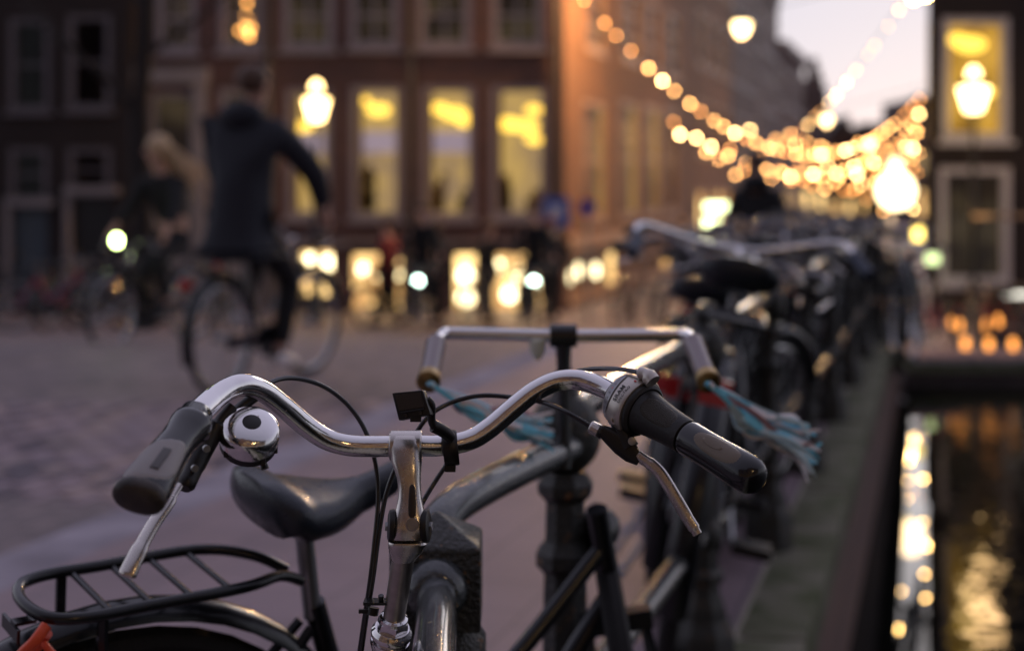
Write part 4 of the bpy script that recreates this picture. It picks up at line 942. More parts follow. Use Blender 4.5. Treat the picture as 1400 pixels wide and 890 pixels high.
# right side: shifter barrel, twist grip, fixed grip
gA, gB = P(862, 551, 1.497), P(1034, 655, 1.36)
ga = (gB-gA).normalized(); vw = V((0,-1,.12)); gu = ga.cross(vw).normalized(); gw = gu.cross(ga).normalized()   # gw towards viewer, gu across
if gu.z < 0: gu = -gu
L_ = (gB-gA).length
def rs(t, a, b_=None, e=2.0, off=V((0,0,0))): return (gA+ga*L_*t+off, gu*a, gw*(b_ or a), e)
SB = [(-.105,.0190), (-.10,.0240), (-.085,.0275), (-.03,.0308), (.03,.0326), (.07,.0328), (.085,.0312), (.09,.0275)]
sh = ap('shifter', MB().loft([rs(t, a, a*.88) for t, a in SB], 48), silver_paint)
ap('shifter_cable_guide', MB().tube(spl([P(893,522,1.472), P(884,512,1.478), P(873,510,1.483)], 4), [.0085]*4+[.0065]*4+[.0045], 14), silver_paint, sh)
ap('flange', MB().loft([rs(.088,.0275,.0245), rs(.092,.0292,.0262), rs(.112,.0292,.0262), rs(.128,.0262,.0238)], 36), rubber, sh)
tg = ap('twist_grip', MB().loft([rs(.13,.0240,.0225), rs(.16,.0228,.0215), rs(.22,.0212,.0200), rs(.30,.0196,.0186), rs(.38,.0186,.0178), rs(.44,.0182,.0176), rs(.465,.0178,.0172), rs(.47,.0160,.0155)], 40), rubber)
TG = [(.13,.0240,.0225), (.16,.0228,.0215), (.22,.0212,.0200), (.30,.0196,.0186), (.38,.0186,.0178), (.44,.0182,.0176)]
FG = [(.50,.0180,.0174), (.60,.0176,.0172), (.72,.0180,.0176), (.84,.0188,.0184), (.92,.0192,.0186), (.975,.0178,.0172)]
def rsurf(prof):
    def f(t, ang, off):
        a, b_ = prof_at(prof, t); return gA+ga*L_*t+gu*(a+off)*math.cos(R(ang))+gw*(b_+off)*math.sin(R(ang))
    return f
ap('pebbled_patch', oval_patch(rsurf(TG), .155, .43, 30, 112, e=2.8, off=.0006), rubber_pebble, tg)
fg = ap('fixed_grip', MB().loft([rs(.478,.0155), rs(.482,.0172,.0168), rs(.50,.0180,.0174), rs(.60,.0176,.0172), rs(.72,.0180,.0176), rs(.84,.0188,.0184), rs(.92,.0192,.0186), rs(.975,.0178,.0172), rs(1.01,.0140,.0135), rs(1.025,.0085,.008), rs(1.03,.002)], 40), black_gloss)
ap('gel_patch', oval_patch(rsurf(FG), .56, .93, 28, 108, e=2.3, off=.0005), olive_patch, fg)
ap('gel_ridge', oval_patch(rsurf(FG), .62, .80, 52, 82, e=2.0, off=.0010), olive_patch, fg)
# display window and lettering on the shifter (tilted plane towards the viewer)
tx = (gu*.93+ga*.10).normalized(); 
def surf(t, ang, out_=.0006):       # point on the barrel: t along, ang from gu towards gw
    a = prof_at(SB, t)[0]; b_ = a*.88
    return gA+ga*L_*t+gu*math.cos(R(ang))*(a+out_)+gw*math.sin(R(ang))*(b_+out_)
win = MB(); N = 16; vs = []
for i in range(N+1):
    ang = 140-i*(140-40)/N; wv = .026*math.sqrt(max(0.03, 1-((i-N/2)/(N/2))**2))
    vs += [surf(-.048-wv, ang, .0010), surf(-.048+wv, ang, .0010)]
win.add(vs, [(2*i, 2*i+1, 2*i+3, 2*i+2) for i in range(N)])
ap('gear_window', win, window_grey, sh)
def text_mesh(body, size, m, t, ang, name, squash=1.0, bold=0):
    cu = bpy.data.curves.new('t', 'FONT'); cu.body = body; cu.size = size; cu.align_x = 'CENTER'; cu.align_y = 'CENTER'; cu.extrude = .00012; cu.offset = bold
    o = bpy.data.objects.new('t', cu); col.objects.link(o); bpy.context.view_layer.update()
    me = bpy.data.meshes.new_from_object(o.evaluated_get(bpy.context.evaluated_depsgraph_get())); bpy.data.objects.remove(o)
    for v in me.vertices:      # wrap the print round the barrel
        s_, q_, z_ = v.co.x*squash, v.co.y, v.co.z
        p = surf(t-q_/L_, ang-math.degrees(s_/.0285), .0009+z_); v.co = p-A.location
    me.materials.clear(); me.materials.append(m); return link(name, me, None, sh)
text_mesh('SRAM', .0068, label_print, .020, 86, 'lettering', 1.0, .00012)
text_mesh('SPECTRO', .0044, label_print, .056, 84, 'lettering', 1.0)
text_mesh('S', .0040, label_red, .052, 50, 'lettering', 1.0, .0002)
for k, ch in enumerate('N1234567'): text_mesh(ch, .0046, label_print if ch != '4' else label_red, -.048, 126-k*10.5, 'gear_number')
# right lever: clamp, adjuster, body, blade
rh = ap('lever_clamp', MB().tube([P(840,538,1.513), P(856,548,1.502)], .0165, 26).tube(spl([P(846,566,1.49), P(850,590,1.485), P(862,612,1.478)], 4), .0095, 12), black_plastic)
ap('clamp_screw', MB().lathe([(.0042,-.004),(.0042,.002),(.0026,.0024),(.0022,.0008)], P(840.5,574.5,1.478), (-.25,-1,.1), 16), alloy, rh)
ap('lever_body', MB().loft([(P(x_, y_, d_), V((a_*.55, 0, -a_*.75)).normalized()*0+V((0.5,0,.86))*w_, V((0,-1,0))*.0065, 3) for x_, y_, d_, a_, w_ in ((822,588,1.485,1,.0062), (832,595,1.483,1,.0085), (848,607,1.48,1,.0112), (862,618,1.477,1,.0108), (874,628,1.475,1,.0065))], 24), black_plastic, rh)
ap('adjuster', MB().lathe([(.0040,-.004),(.0062,-.0035),(.0070,-.002),(.0070,.0065),(.0060,.0075),(.0045,.0095)], P(811,585,1.487), P(826,592,1.483)-P(806,582,1.488), 12), alloy, rh, False)
ap('adjuster_nut', MB().lathe([(.0068,0),(.0072,.001),(.0068,.0035)], P(820,590,1.485), P(826,592,1.483)-P(806,582,1.488), 8), black_plastic, rh, False)
ap('pivot_bolt', MB().lathe([(.0042,-.002),(.0042,.0015),(.002,.002)], P(864,603,1.466), (0,-1,.1), 16), steel, rh)
ap('brake_lever', MB().tube(spl([P(868,614,1.474), P(874,624,1.472), P(889,634,1.468), P(902,646,1.464), P(914,664,1.46), P(927,686,1.457), P(940,708,1.454), P(949,722,1.451), P(954,731,1.45)], 5), [.0045]*4+[.0058]*6+[.0066]*20+[.0062]*6+[.0050]*4+[.0036], 18, flat=.6, up=(-.8,.15,-.5)), alloy, rh)
# cables
def cable(pts, label=None, r_=.0026): return ap('cable', MB().tube(spl([P(*q) for q in pts], 8), r_, 10), black_gloss)
cable([(352,540,1.44), (372,522,1.47), (402,517,1.50), (440,527,1.525), (474,552,1.54), (499,588,1.545), (513,632,1.54), (517,680,1.53), (512,740,1.52), (505,800,1.515), (496,860,1.515), (486,930,1.52)])
cable([(808,583,1.488), (774,563,1.50), (742,550,1.525), (700,543,1.565), (655,541,1.575), (615,551,1.57), (585,570,1.56), (560,606,1.55), (541,640,1.54), (527,680,1.53), (518,730,1.522), (510,790,1.515), (500,850,1.512), (490,920,1.515)])
cable([(876,511,1.482), (858,506,1.50), (826,504,1.535), (790,507,1.575), (748,521,1.59), (706,547,1.59), (668,573,1.585), (638,600,1.575), (610,636,1.565), (590,666,1.555), (575,692,1.545), (556,730,1.55), (540,800,1.56), (525,900,1.56)])
ap('cable_clip', MB().lathe([(.006,-.004),(.006,.004)], P(510,835,1.507), (P(500,860,1.51)-P(512,800,1.515)), 10).box(P(497,835,1.507), (.01,.004,.004)), black_plastic)
# the rest of the nearest bicycle (below and beside the viewer)
hb0 = hs0-up_*.19; rr = V((-.10, -1, 0)).normalized()
ap('frame', MB().tube([hb0+up_*.02, hb0+rr*.40+V((0,0,-.30))], .017, 12).tube([hb0+rr*.40+V((0,0,-.30)), hb0+rr*.56+V((0,0,.12))], .015, 12).tube([hb0+rr*.40+V((0,0,-.30)), V((hb0+rr*.86).to_tuple()[:2]+(.335,))+V((-.055,0,0))], .009, 8).tube([hb0+rr*.56+V((0,0,.09)), V((hb0+rr*.86).to_tuple()[:2]+(.335,))+V((.055,0,0))], .008, 8), black_paint)
ap('seat_post', MB().tube([hb0+rr*.56+V((0,0,.10)), hb0+rr*.57+V((0,0,.20))], .013, 12), steel)
sm = saddle_mb((0,0,0)); qz = math.atan2(-rr.y, -rr.x)
for v in sm.v: v[:] = Matrix.Rotation(qz, 3, 'Z') @ v + (hb0+rr*.60+V((0,0,.245)))
ap('saddle', sm, leather)
rax = V((*(hb0+rr*.86).to_tuple()[:2], .335))-A.location
w1 = wheel(A, rax, None); w1.matrix_local = Matrix.Translation(rax) @ Matrix.Rotation(qz, 4, 'Z')
fax = V((*(hb0-up_*.0+V((-.03, .16, 0))).to_tuple()[:2], .335))-A.location
w2 = wheel(A, fax, None); w2.matrix_local = Matrix.Translation(fax) @ Matrix.Rotation(R(104), 4, 'Z')
ap('fork', MB().tube([hb0+V((-.045,.0,-.0)), fax+A.location+V((-.05,0,0))], .010, 8).tube([hb0+V((.045,0,0)), fax+A.location+V((.05,0,0))], .010, 8).box(hb0, (.12,.04,.03)), black_paint)

# ---- bicycles along the railing
bl = mat('blue_bike_paint', (.03, .09, .20), .3, coat=.3); pk = mat('pink_bike_paint', (.42, .06, .13), .35, coat=.3); lb_ = mat('light_blue_paint', (.10, .26, .38), .35, coat=.3)
gy = mat('grey_bike_paint', (.16, .16, .17), .35, coat=.3); gn = mat('green_bike_paint', (.02, .07, .05), .3, coat=.3); yl = mat('gold_bike_paint', (.30, .18, .05), .35, coat=.3); rd = mat('red_bike_paint', (.30, .03, .03), .35, coat=.3)
G1 = 'bicycles parked along the railing'
def rail_bike(label, D, off, rotdeg, steer, paint, lean=6, side=-1, light=None):
    if off < 0: rotdeg += 9; off -= .05
    x = x_rail(D)+off; b = bicycle(label, (x, D, zg(x, D)), R(rotdeg), R(steer), R(lean), paint, G1, light=light); b.scale = (rnd.uniform(1.06, 1.16),)*3; return b
b3 = rail_bike('dark bicycle in the second bay of the railing with wide chrome bar and black grip', 3.78, -.08, 71, 16, None, 11); b3.scale = (1.22,)*3
for o in b3.children:
    if o.name.startswith('handlebar'):
        for c_ in list(o.children): bpy.data.objects.remove(c_)
        Bc3 = HT_+AX*.10+V((.06, 0, .02)); o.data = MB().tube(spl([Bc3+V((-.09, -.30, .02)), Bc3+V((-.01, -.27, .05)), Bc3+V((.01, -.08, .01)), Bc3+V((.01, .08, .01)), Bc3+V((-.01, .27, .05)), Bc3+V((-.09, .30, .02))], 5), .0095).mesh('handlebar')
        o.data.materials.append(chrome)
        for s_ in (-1, 1): part('grip', MB().tube([Bc3+V((-.075, s_*.296, .024)), Bc3+V((-.15, s_*.32, -.02))], .018), mat('navy_grip', (.02, .03, .06), .4), o)
rail_bike('grey bicycle behind the wide chrome bar, leaning on the second post', 4.25, -.20, 70, -12, gy, 8)
rail_bike('black bicycle at the third railing post with reflectors', 5.0, -.26, 64, 18, None, 9)
rail_bike('green black bicycle past the third railing post', 5.6, -.45, 70, -20, gn, 7)
rail_bike('black bicycle at the fourth railing post, bar turned left', 6.3, -.50, 64, 30, None, 8)
rail_bike('blue framed bicycle among the black ones at the railing', 7.0, -.42, 58, 10, bl, 6)
rail_bike('black bicycle near the fifth post with low rack', 7.8, -.48, 68, -15, None, 8)
rail_bike('red framed bicycle farther along the railing', 8.6, -.44, 62, 20, rd, 7)
rail_bike('black bicycle beside the red framed one', 9.4, -.50, 60, -5, None, 9)
rail_bike('grey bicycle halfway down the slope of the bridge', 10.3, -.45, 66, 15, gy, 6)
rail_bike('black bicycle halfway down the slope of the bridge', 11.2, -.48, 62, -25, None, 7)
rail_bike('light blue bicycle low on the slope of the bridge', 12.2, -.44, 60, 12, lb_, 8)
rail_bike('black bicycle low on the slope of the bridge', 13.3, -.50, 65, 25, None, 6)
rail_bike('gold bicycle near the far end of the railing', 14.5, -.46, 60, 5, yl, 7)
rail_bike('black bicycle last along the railing', 15.8, -.48, 66, -10, None, 8)
for i, (D, pm, w_) in enumerate(((4.5, None, 'third post'), (5.25, None, 'third and fourth post'), (6.65, gn, 'fourth post'), (7.4, None, 'fifth post'), (8.2, None, 'sixth post'), (9.0, gy, 'sixth and seventh post'), (9.9, None, 'seventh post'), (10.8, None, 'eighth post'), (11.7, rd, 'ninth post'), (12.8, None, 'tenth post'))):
    rail_bike(('dark', 'black', 'green', 'plain black', 'low black', 'grey', 'dusty black', 'slim black', 'red', 'last black')[i]+' bicycle squeezed in between two others near the '+w_+' of the railing', D, -.18-.06*(i % 3), 60+4*(i % 4), -20+9*(i % 5), pm, 5+i % 4)
# on the canal side of the railing
for D, off, rt_, st, pm, lb1 in ((11.2, .30, 250, 15, None, 'black bicycle on the canal side of the railing, nearer of two'), (13.6, .34, 250, -8, gn, 'green bicycle on the canal side of the railing, farther of two')):
    rail_bike(lb1, D+.9, off, rt_, st, pm, 4)
# parked on the far left before the dark house
G2 = 'bicycles parked before the houses'
for px, D, rt_, pm, lb1 in ((-40, 18.5, 100, lb_, 'light blue bicycle at the left edge'), (20, 18.0, 40, pk, 'pink bicycle by the left edge'), (62, 18.4, 75, lb_, 'light blue bicycle right of the pink one'), (108, 19.0, 60, None, 'black bicycle before the black door'),
        (168, 19.5, 80, gy, 'grey bicycle before the stone door surround'), (250, 20.5, 70, rd, 'red bicycle between the two riders'), (300, 21.0, 100, None, 'black bicycle behind the rider in the hooded jacket'),
        (500, 22.5, 60, None, 'black bicycle before the lit shop window with hanging lights'), (560, 22.0, 95, None, 'black bicycle before the dark shop window'), (640, 22.6, 70, gn, 'green bicycle before the narrow lit window'),
        (715, 22.2, 85, rd, 'red bicycle before the right shop window'), (850, 22.8, 65, None, 'black bicycle round the corner by the brown wall'), (890, 24.5, 75, gy, 'grey bicycle round the corner by the brown wall')):
    x = (px-700)/F*D; bicycle(lb1, (x, D, zg(x, D)), R(rt_), R(rnd.uniform(-25, 25)), R(rnd.choice((-5, 5))), pm, G2)
G3 = 'bicycles parked on the far quay'
for px, D, rt_, pm, lb1 in ((1290, 21.3, 100, pk, 'pink bicycle on the far quay by the globe lamp'), (1335, 21.2, 80, None, 'black bicycle on the far quay by the lantern post'), (1385, 21.4, 105, rd, 'red bicycle on the far quay at the right edge')):
    x = (px-700)/F*D; bicycle(lb1, (x, D, GZ), R(rt_), R(10), R(4), pm, G3)

# ------------------------------------------------------------------ people
skin_m = mat('skin', (.55, .32, .24), .55); navy = mat('navy_jacket', (.011, .013, .022), .75, bump=.3, bscale=20); blackc = mat('black_cloth', (.008, .008, .010), .8, bump=.2, bscale=30)
jean = mat('dark_jeans', (.010, .012, .020), .8); white_shoe = mat('white_sneaker', (.85, .80, .80), .5); blackshoe = mat('black_shoe', (.015, .015, .015), .5)
brown_hair = mat('brown_hair', (.10, .055, .035), .6, bump=.5, bscale=60); blond = mat('blond_hair', (.60, .42, .25), .55, bump=.6, bscale=60); rust = mat('rust_cap', (.22, .06, .04), .7)
redc = mat('red_coat', (.22, .02, .02), .8)
def skinned(name, J, E, m, parent, sub=2):
    """J: name -> (pos, radius or (rx, ry)); E: edges; one continuous surface"""
    names = list(J); idx = {k: i for i, k in enumerate(names)}
    me = bpy.data.meshes.new(name); me.from_pydata([tuple(J[k][0]) for k in names], [(idx[a], idx[b_]) for a, b_ in E], [])
    o = bpy.data.objects.new(name, me); col.objects.link(o)
    md = o.modifiers.new('s', 'SKIN'); md.use_smooth_shade = True
    for i, k in enumerate(names):
        r = J[k][1]; me.skin_vertices[0].data[i].radius = r if isinstance(r, tuple) else (r, r)
        me.skin_vertices[0].data[i].use_root = (i == 0)
    s2 = o.modifiers.new('u', 'SUBSURF'); s2.levels = sub; s2.render_levels = sub
    bpy.context.view_layer.update()
    m2 = bpy.data.meshes.new_from_object(o.evaluated_get(bpy.context.evaluated_depsgraph_get())); bpy.data.objects.remove(o)
    m2.materials.clear(); m2.materials.append(m); m2.polygons.foreach_set('use_smooth', [True]*len(m2.polygons))
    return link(name, m2, None, parent)
def person(label, loc, rotz, pose, top, bottom, shoe, hair, hair_kind='short', hood=False, coat_len=.12, group=None, cat='person', lean=0, detail=True, bulk=1.0):
    p = thing('person', label, cat, loc, rotz, group, lean); q = {k: V(v) for k, v in pose.items()}
    H = q['head']; fd = q.get('face', V((1,0,0))).normalized()
    J = {'pelvis': (q['pelvis'], .12), 'waist': (q['pelvis'].lerp(q['neck'], .4), .105), 'chest': (q['pelvis'].lerp(q['neck'], .78), .125), 'neck': (q['neck'], .055), 'chin': (H+V((0,0,-.07))+fd*.02, .062), 'skull': (H+V((0,0,.03)), .088), 'crown': (H+V((0,0,.09)), .06)}
    E = [('pelvis','waist'), ('waist','chest'), ('chest','neck'), ('neck','chin'), ('chin','skull'), ('skull','crown')]
    for s_ in 'lr':
        J['sh'+s_] = (q['sh'+s_], .055); J['el'+s_] = (q['el'+s_], .042); J['wr'+s_] = (q['wr'+s_], .028)
        hd = (q['wr'+s_]-q['el'+s_]).normalized(); J['pa'+s_] = (q['wr'+s_]+hd*.06, (.036, .024))
        J['hp'+s_] = (q['hp'+s_], .085); J['kn'+s_] = (q['kn'+s_], .058); J['an'+s_] = (q['an'+s_], .038)
        E += [('chest','sh'+s_), ('sh'+s_,'el'+s_), ('el'+s_,'wr'+s_), ('wr'+s_,'pa'+s_), ('pelvis','hp'+s_), ('hp'+s_,'kn'+s_), ('kn'+s_,'an'+s_)]
        if detail:
            sd_ = hd.cross(V((0,0,1))).normalized()
            for i in range(4):
                b0 = q['wr'+s_]+hd*.09+sd_*(-.024+.016*i); k = 'f%d%s' % (i, s_)
                ln_ = (.045, .052, .048, .036)[i]
                J[k] = (b0+hd*ln_*.55+V((0,0,-.008)), .009); J[k+'t'] = (b0+hd*ln_*.7+V((0,0,-.035)), .008); E += [('pa'+s_, k), (k, k+'t')]
            J['th'+s_] = (q['wr'+s_]+hd*.055-sd_*.045, .010); E.append(('pa'+s_, 'th'+s_))
    skinned('body', J, E, skin_m, p)
    # face
    side = V((0,0,1)).cross(fd).normalized()
    if detail:
        part('nose', MB().tube([H+fd*.085+V((0,0,.02)), H+fd*.108+V((0,0,-.02))], [.008, .014], 8), skin_m, p)
        for s_ in (-1, 1):
            part('eye', MB().ball(H+fd*.078+side*s_*.033+V((0,0,.015)), .011, 8), mat('eye', (.05,.04,.04), .3), p)
            part('ear', MB().ball(H+side*s_*.088-fd*.01, .026, 8, (.8, .5, 1.2)), skin_m, p)
        part('mouth', MB().ball(H+fd*.078+V((0,0,-.05)), .02, 8, (.6,1,.35)), mat('lips', (.35,.10,.10), .5), p)
    # clothes
    JJ = {'pelvis': (q['pelvis'], .165), 'waist': (q['pelvis'].lerp(q['neck'], .4), .150), 'chest': (q['pelvis'].lerp(q['neck'], .78), .155), 'collar': (q['neck']+V((0,0,-.01)), .085)}
    EE = [('pelvis','waist'), ('waist','chest'), ('chest','collar')]
    if coat_len > .05: JJ['hem'] = (q['pelvis']+V((0,0,-coat_len)), .18); EE.append(('pelvis','hem'))
    for s_ in 'lr':
        JJ['sh'+s_] = (q['sh'+s_], .085); JJ['el'+s_] = (q['el'+s_], .066); JJ['cu'+s_] = (q['el'+s_].lerp(q['wr'+s_], .9), .050)
        EE += [('chest','sh'+s_), ('sh'+s_,'el'+s_), ('el'+s_,'cu'+s_)]
    JJ = {k: (a, b_*bulk) for k, (a, b_) in JJ.items()}
    skinned('jacket', JJ, EE, top, p)
    if hood: part('hood', MB().ball(q['neck']-fd*.07+V((0,0,.015)), .115, 12, (1, 1.25, .8)), top, p)
    JT = {'pelvis': (q['pelvis'], .145)}; ET = []
    for s_ in 'lr':
        JT['hp'+s_] = (q['hp'+s_], .105); JT['kn'+s_] = (q['kn'+s_], .078); JT['an'+s_] = (q['kn'+s_].lerp(q['an'+s_], .92), .055)
        ET += [('pelvis','hp'+s_), ('hp'+s_,'kn'+s_), ('kn'+s_,'an'+s_)]
    skinned('trousers', JT, ET, bottom, p)
    for s_ in 'lr':
        a = q['an'+s_]; f_ = V((1,0,0))
        part('shoe', MB().loft([(a+f_*x+V((0,0,z)), V((0,w_,0)), V((0,0,h_)), 2.6) for x, z, w_, h_ in ((-.085,-.03,.02,.03), (-.07,-.025,.036,.045), (0,-.03,.042,.05), (.08,-.045,.046,.035), (.15,-.055,.04,.025), (.18,-.06,.02,.015))], 14), shoe, p)
    if hair_kind == 'short':
        part('hair', MB().ball(H+V((0,0,.045))-fd*.02, .102, 12, (1, .98, .92)), hair, p)
    elif hair_kind == 'cap':
        part('cap', MB().ball(H+V((0,0,.055)), .108, 12, (1, 1, .75)), hair, p)
    else:
        hm = MB().ball(H+V((0,0,.04))-fd*.025, .108, 12)
        hr = part('hair', hm, hair, p); r2 = random.Random(11); dn = q.get('wind', V((-.25, 0, -.3)))
        for i in range(44):
            st = H+V((0,0,.08*r2.random()-.02))-fd*.06+side*r2.uniform(-.08, .08)
            k = r2.uniform(.6, 1.15); wb = V((r2.gauss(0,.05), r2.gauss(0,.05), r2.gauss(0,.035)))
            part('lock', MB().tube(spl([st, st+dn*.35*k+V((0,0,.02))+wb*.4, st+dn*.75*k+wb*.9, st+dn*1.05*k+wb*1.8+V((0,0,-.05+.06*math.sin(i)))], 4), [.018, .018, .017, .017, .016, .015, .014, .013, .012, .010, .008, .005, .002], 5, flat=.5), hair, hr)
    return p
ride = dict(pelvis=(.24,0,.98), neck=(.42,0,1.50), head=(.47,0,1.69), shl=(.40,.18,1.43), shr=(.40,-.18,1.43), ell=(.50,.27,1.22), elr=(.50,-.27,1.22), wrl=(.66,.30,1.04), wrr=(.66,-.30,1.04),
            hpl=(.27,.09,.93), hpr=(.27,-.09,.93), knl=(.58,.12,.76), knr=(.52,-.12,.60), anl=(.47,.13,.36), anr=(.40,-.13,.20))
stand = dict(pelvis=(0,0,.95), neck=(0,0,1.48), head=(.02,0,1.66), shl=(0,.19,1.42), shr=(0,-.19,1.42), ell=(-.03,.26,1.14), elr=(-.03,-.26,1.14), wrl=(.06,.25,.90), wrr=(.06,-.25,.90),
             hpl=(0,.10,.90), hpr=(0,-.10,.90), knl=(.06,.10,.50), knr=(-.04,-.10,.50), anl=(.10,.11,.09), anr=(-.12,-.11,.09))
# man riding away
mD = 8.6; mx, mz = (302-700)/F*mD, 0; mr = R(69)
man_bike = bicycle('moving bicycle under the man in the hooded jacket', (mx, mD, zg(mx, mD)), mr, R(-6), 0, gy, 'bicycles being ridden', r=.335); man_bike.scale = (1.06,)*3
mp = dict(ride); mp.update(anl=(.44,.13,.42), pelvis=(.20,0,.98), neck=(.30,0,1.58), head=(.33,-.02,1.77), shl=(.29,.21,1.50), shr=(.29,-.21,1.50), ell=(.48,.32,1.26), elr=(.50,-.33,1.26), face=(1,-.1,0), anr=(.42,-.13,.20), knr=(.56,-.13,.62))
person('man in navy hooded jacket and white sneakers riding away', (mx, mD, zg(mx, mD)), mr, mp, navy, blackc, white_shoe, brown_hair, 'short', True, bulk=1.22, coat_len=.15).scale = (1.07,)*3
# woman riding towards
lens_g = mat('headlight_lit', (.5,.6,.4), .3, emit=(.75, 1, .35), estr=26)
wD = 13.0; wx = (262-700)/F*wD; wr = R(-118)
bicycle('moving bicycle with lit headlight under the woman', (wx, wD, zg(wx, wD)), wr, R(4), 0, None, 'bicycles being ridden', light=lens_g, lz=.24)
wp = dict(ride); wp.update(pelvis=(.20,0,1.02), head=(.44,-.03,1.72), neck=(.38,0,1.53), face=(.75,-.6,-.05), wind=(-.20, .22, -.25))
person('woman with blond hair blowing behind her, riding towards the viewer in black', (wx, wD, zg(wx, wD)), wr, wp, blackc, blackc, blackshoe, blond, 'long', False, .02)
# standing man beyond the bicycles on the bridge
sD = 13.4; sx = (1034-700)/F*sD
person('man in black coat standing beyond the parked bicycles by the brown wall', (sx, sD, zg(sx, sD)), R(75), dict(stand, neck=(0,0,1.53), head=(.02,0,1.72)), blackc, blackc, blackshoe, brown_hair, 'short', True, .25).scale = (.97,)*3
# people by the shops
for px, D, rz, tp, hr_, hk, lb1 in ((598, 23.5, 200, blackc, brown_hair, 'short', 'person in black walking past the dark shop window'), (668, 24, 20, blackc, brown_hair, 'short', 'person in dark coat before the narrow lit window'),
      (752, 23, 250, blackc, rust, 'cap', 'person in black with rust red cap at the building corner'), (530, 23.2, 160, redc, brown_hair, 'short', 'person in red coat before the lit shop window'), (934, 30, 80, blackc, brown_hair, 'short', 'person in dark coat walking along the brown side wall')):
    x = (px-700)/F*D; person(lb1, (x, D, zg(x, D)), R(rz), stand, tp, blackc, blackshoe, hr_, hk, False, .25, detail=False, group='people before the shops')
lens_w = mat('headlight_lit_white', (.5,.6,.6), .3, emit=(.7, 1, .85), estr=22)
for px, D, lb1, lb2 in ((575, 20.5, 'moving bicycle with lit headlight left of the narrow lit window', 'rider in dark coat coming up the bridge, left of two'), (733, 20.8, 'moving bicycle with lit headlight below the blue sign', 'rider in dark coat coming up the bridge, right of two')):
    x = (px-700)/F*D; bicycle(lb1, (x, D+.9, zg(x, D)), R(-92), 0, 0, None, 'bicycles being ridden', light=lens_w)
    person(lb2, (x, D+.9, zg(x, D)), R(-92), ride, blackc, blackc, blackshoe, brown_hair, 'short', False, .05, detail=False, group='riders far away')

# ------------------------------------------------------------------ bare tree, terrace
bark = mat('bark', (.02, .015, .013), .9, bump=.8, bscale=20)
tx_, tD = (192-700)/F*20, 20
tr = thing('bare_tree', 'bare dark street tree in front of the join between the two left buildings', 'tree', (tx_, tD, zg(tx_, tD)))
part('trunk', MB().tube(spl([(0,0,0), (.03,0,1.5), (-.02,.05,3.0), (.10,0,4.6), (.05,0,6.5)], 4), [.19]*4+[.15]*5+[.12]*4+[.09]*3+[.05], 10), bark, tr)
def limb(p, d, L, r, dep):
    q = [V(p)]; dd = V(d).normalized()
    for i in range(4):
        dd = (dd+V((rnd.gauss(0,.16), rnd.gauss(0,.16), rnd.gauss(.05,.1)))).normalized(); q.append(q[-1]+dd*L/4)
    part('branch', MB().tube(q, [r*(1-.2*i) for i in range(5)], 6), bark, tr)
    if dep:
        for k in (2, 3, 4):
            limb(q[k], dd+V((rnd.gauss(0,.7), rnd.gauss(0,.7), rnd.uniform(0,.6))), L*.6, r*.45, dep-1)
for z, a, L in ((3.0, 200, 2.4), (3.8, 30, 2.2), (4.6, 120, 2.2), (5.4, 300, 2.0), (6.2, 60, 1.8)): limb((0,0,z), (math.cos(R(a)), math.sin(R(a)), .9), L, .06, 1)
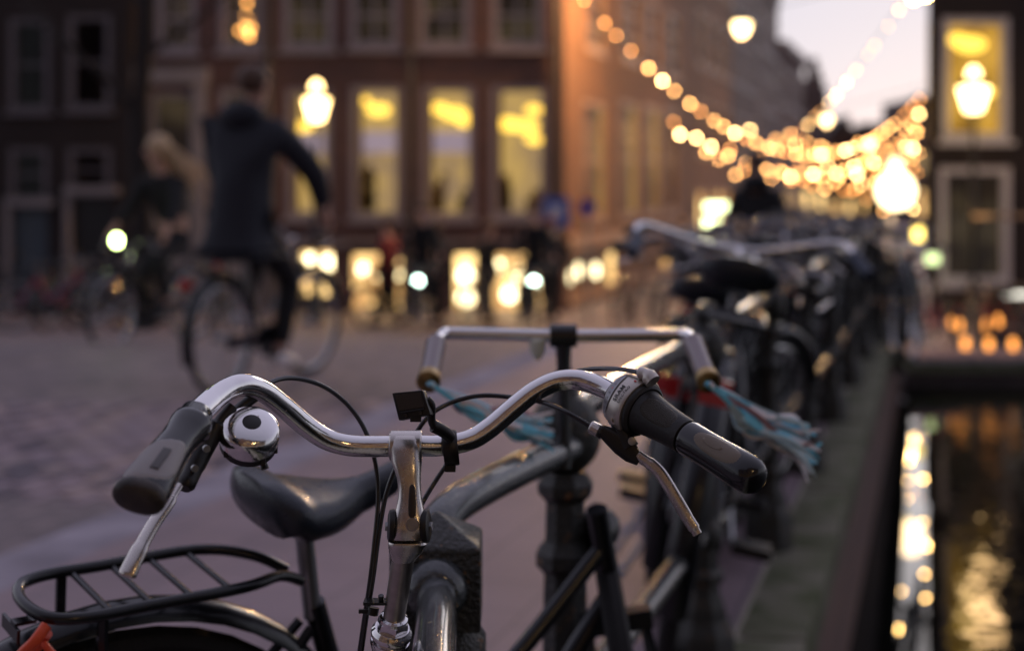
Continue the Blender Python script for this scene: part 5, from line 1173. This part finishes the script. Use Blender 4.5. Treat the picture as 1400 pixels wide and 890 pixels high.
# lit counter on the far quay at the right edge
ct = thing('terrace_stall', 'small terrace stall with white lit counter strip at the right edge of the far quay', 'stall', ((1385-700)/F*22.5, 22.5, GZ))
part('counter', MB().box((0,0,.45), (.9,.5,.9)), mat('dark_wood', (.05,.03,.02), .6), ct, False)
part('light_strip', MB().box((.02,-.27,.78), (.50,.04,.06)), mat('strip_light', (.5,.6,.6), .3, emit=(1,.95,.8), estr=1.8), ct, False)
part('awning', MB().box((0,-.1,2.0), (1.1,.8,.05)), mat('tan_canvas', (.3,.2,.12), .8), ct, False)
for s_ in (-1, 1): part('pole', MB().tube([(s_*.45,0,.9),(s_*.45,0,2.0)], .02, 6), lamp_black, ct)
orange_b = mat('candle_glass', (.3,.1,.02), .3, emit=(1, .36, .07), estr=3)
k = 0
for (px, py, D, r_) in ((1312,455,20.8,.07), (1310,440,20.8,.07), (1311,470,20.8,.06), (1343,438,21,.06), (1345,450,21,.06), (1366,436,21,.05), (1352,478,20.6,.06), (1385,490,20.6,.055), (1270,475,20.6,.05), (1250,362,24,.06)):
    pass
cds = [(1302, 21.6, 'between the pink bicycle and the lantern post'), (1320, 20.6, 'right at the foot of the lantern post'), (1366, 21.8, 'under the terrace stall'), (1311, 21.0, 'left of the lantern post'), (1345, 21.1, 'right of the lantern post'), (1352, 20.5, 'nearest the canal edge'), (1385, 20.5, 'at the right edge of the picture')]
for px, D, w_ in cds:
    c = thing('quay_lantern', 'small orange candle lantern on the far quay, '+w_, 'lantern', ((px-700)/F*D, D, GZ), 0, 'orange lanterns on the far quay')
    h_ = .12 if D < 20.8 else .34
    part('stand', MB().lathe([(.05,0),(.05,.02),(.02,.03),(.02,h_)], n=8), lamp_black, c)
    part('candle_glass', MB().lathe([(.03,h_),(.042,h_+.03),(.042,h_+.12),(.03,h_+.15)], n=10), orange_b, c)
yb = thing('door_lamp', 'small yellow lamp on the corner of the dark canal house', 'lamp', P(1255, 322, 25.8))
part('shade', MB().box((0,0,.05), (.12,.12,.26)), mat('door_lamp_glass', (.5,.4,.1), .3, emit=(1,.72,.15), estr=5), yb, False)
part('arm', MB().tube([(0,0,.1), (.18,.05,.2)], .02, 6), lamp_black, yb)
tb = thing('lit_box_sign', 'small pale green lit box sign beside the dark canal house door', 'shop sign', P(1275, 354, 25.6))
part('box', MB().box((0,0,0), (.2,.1,.16)), mat('box_sign_light', (.5,.6,.4), .3, emit=(.8,1,.45), estr=2), tb, False)
part('bracket', MB().tube([(.0,.05,0), (.05,.38,0)], .02, 6), lamp_black, tb)
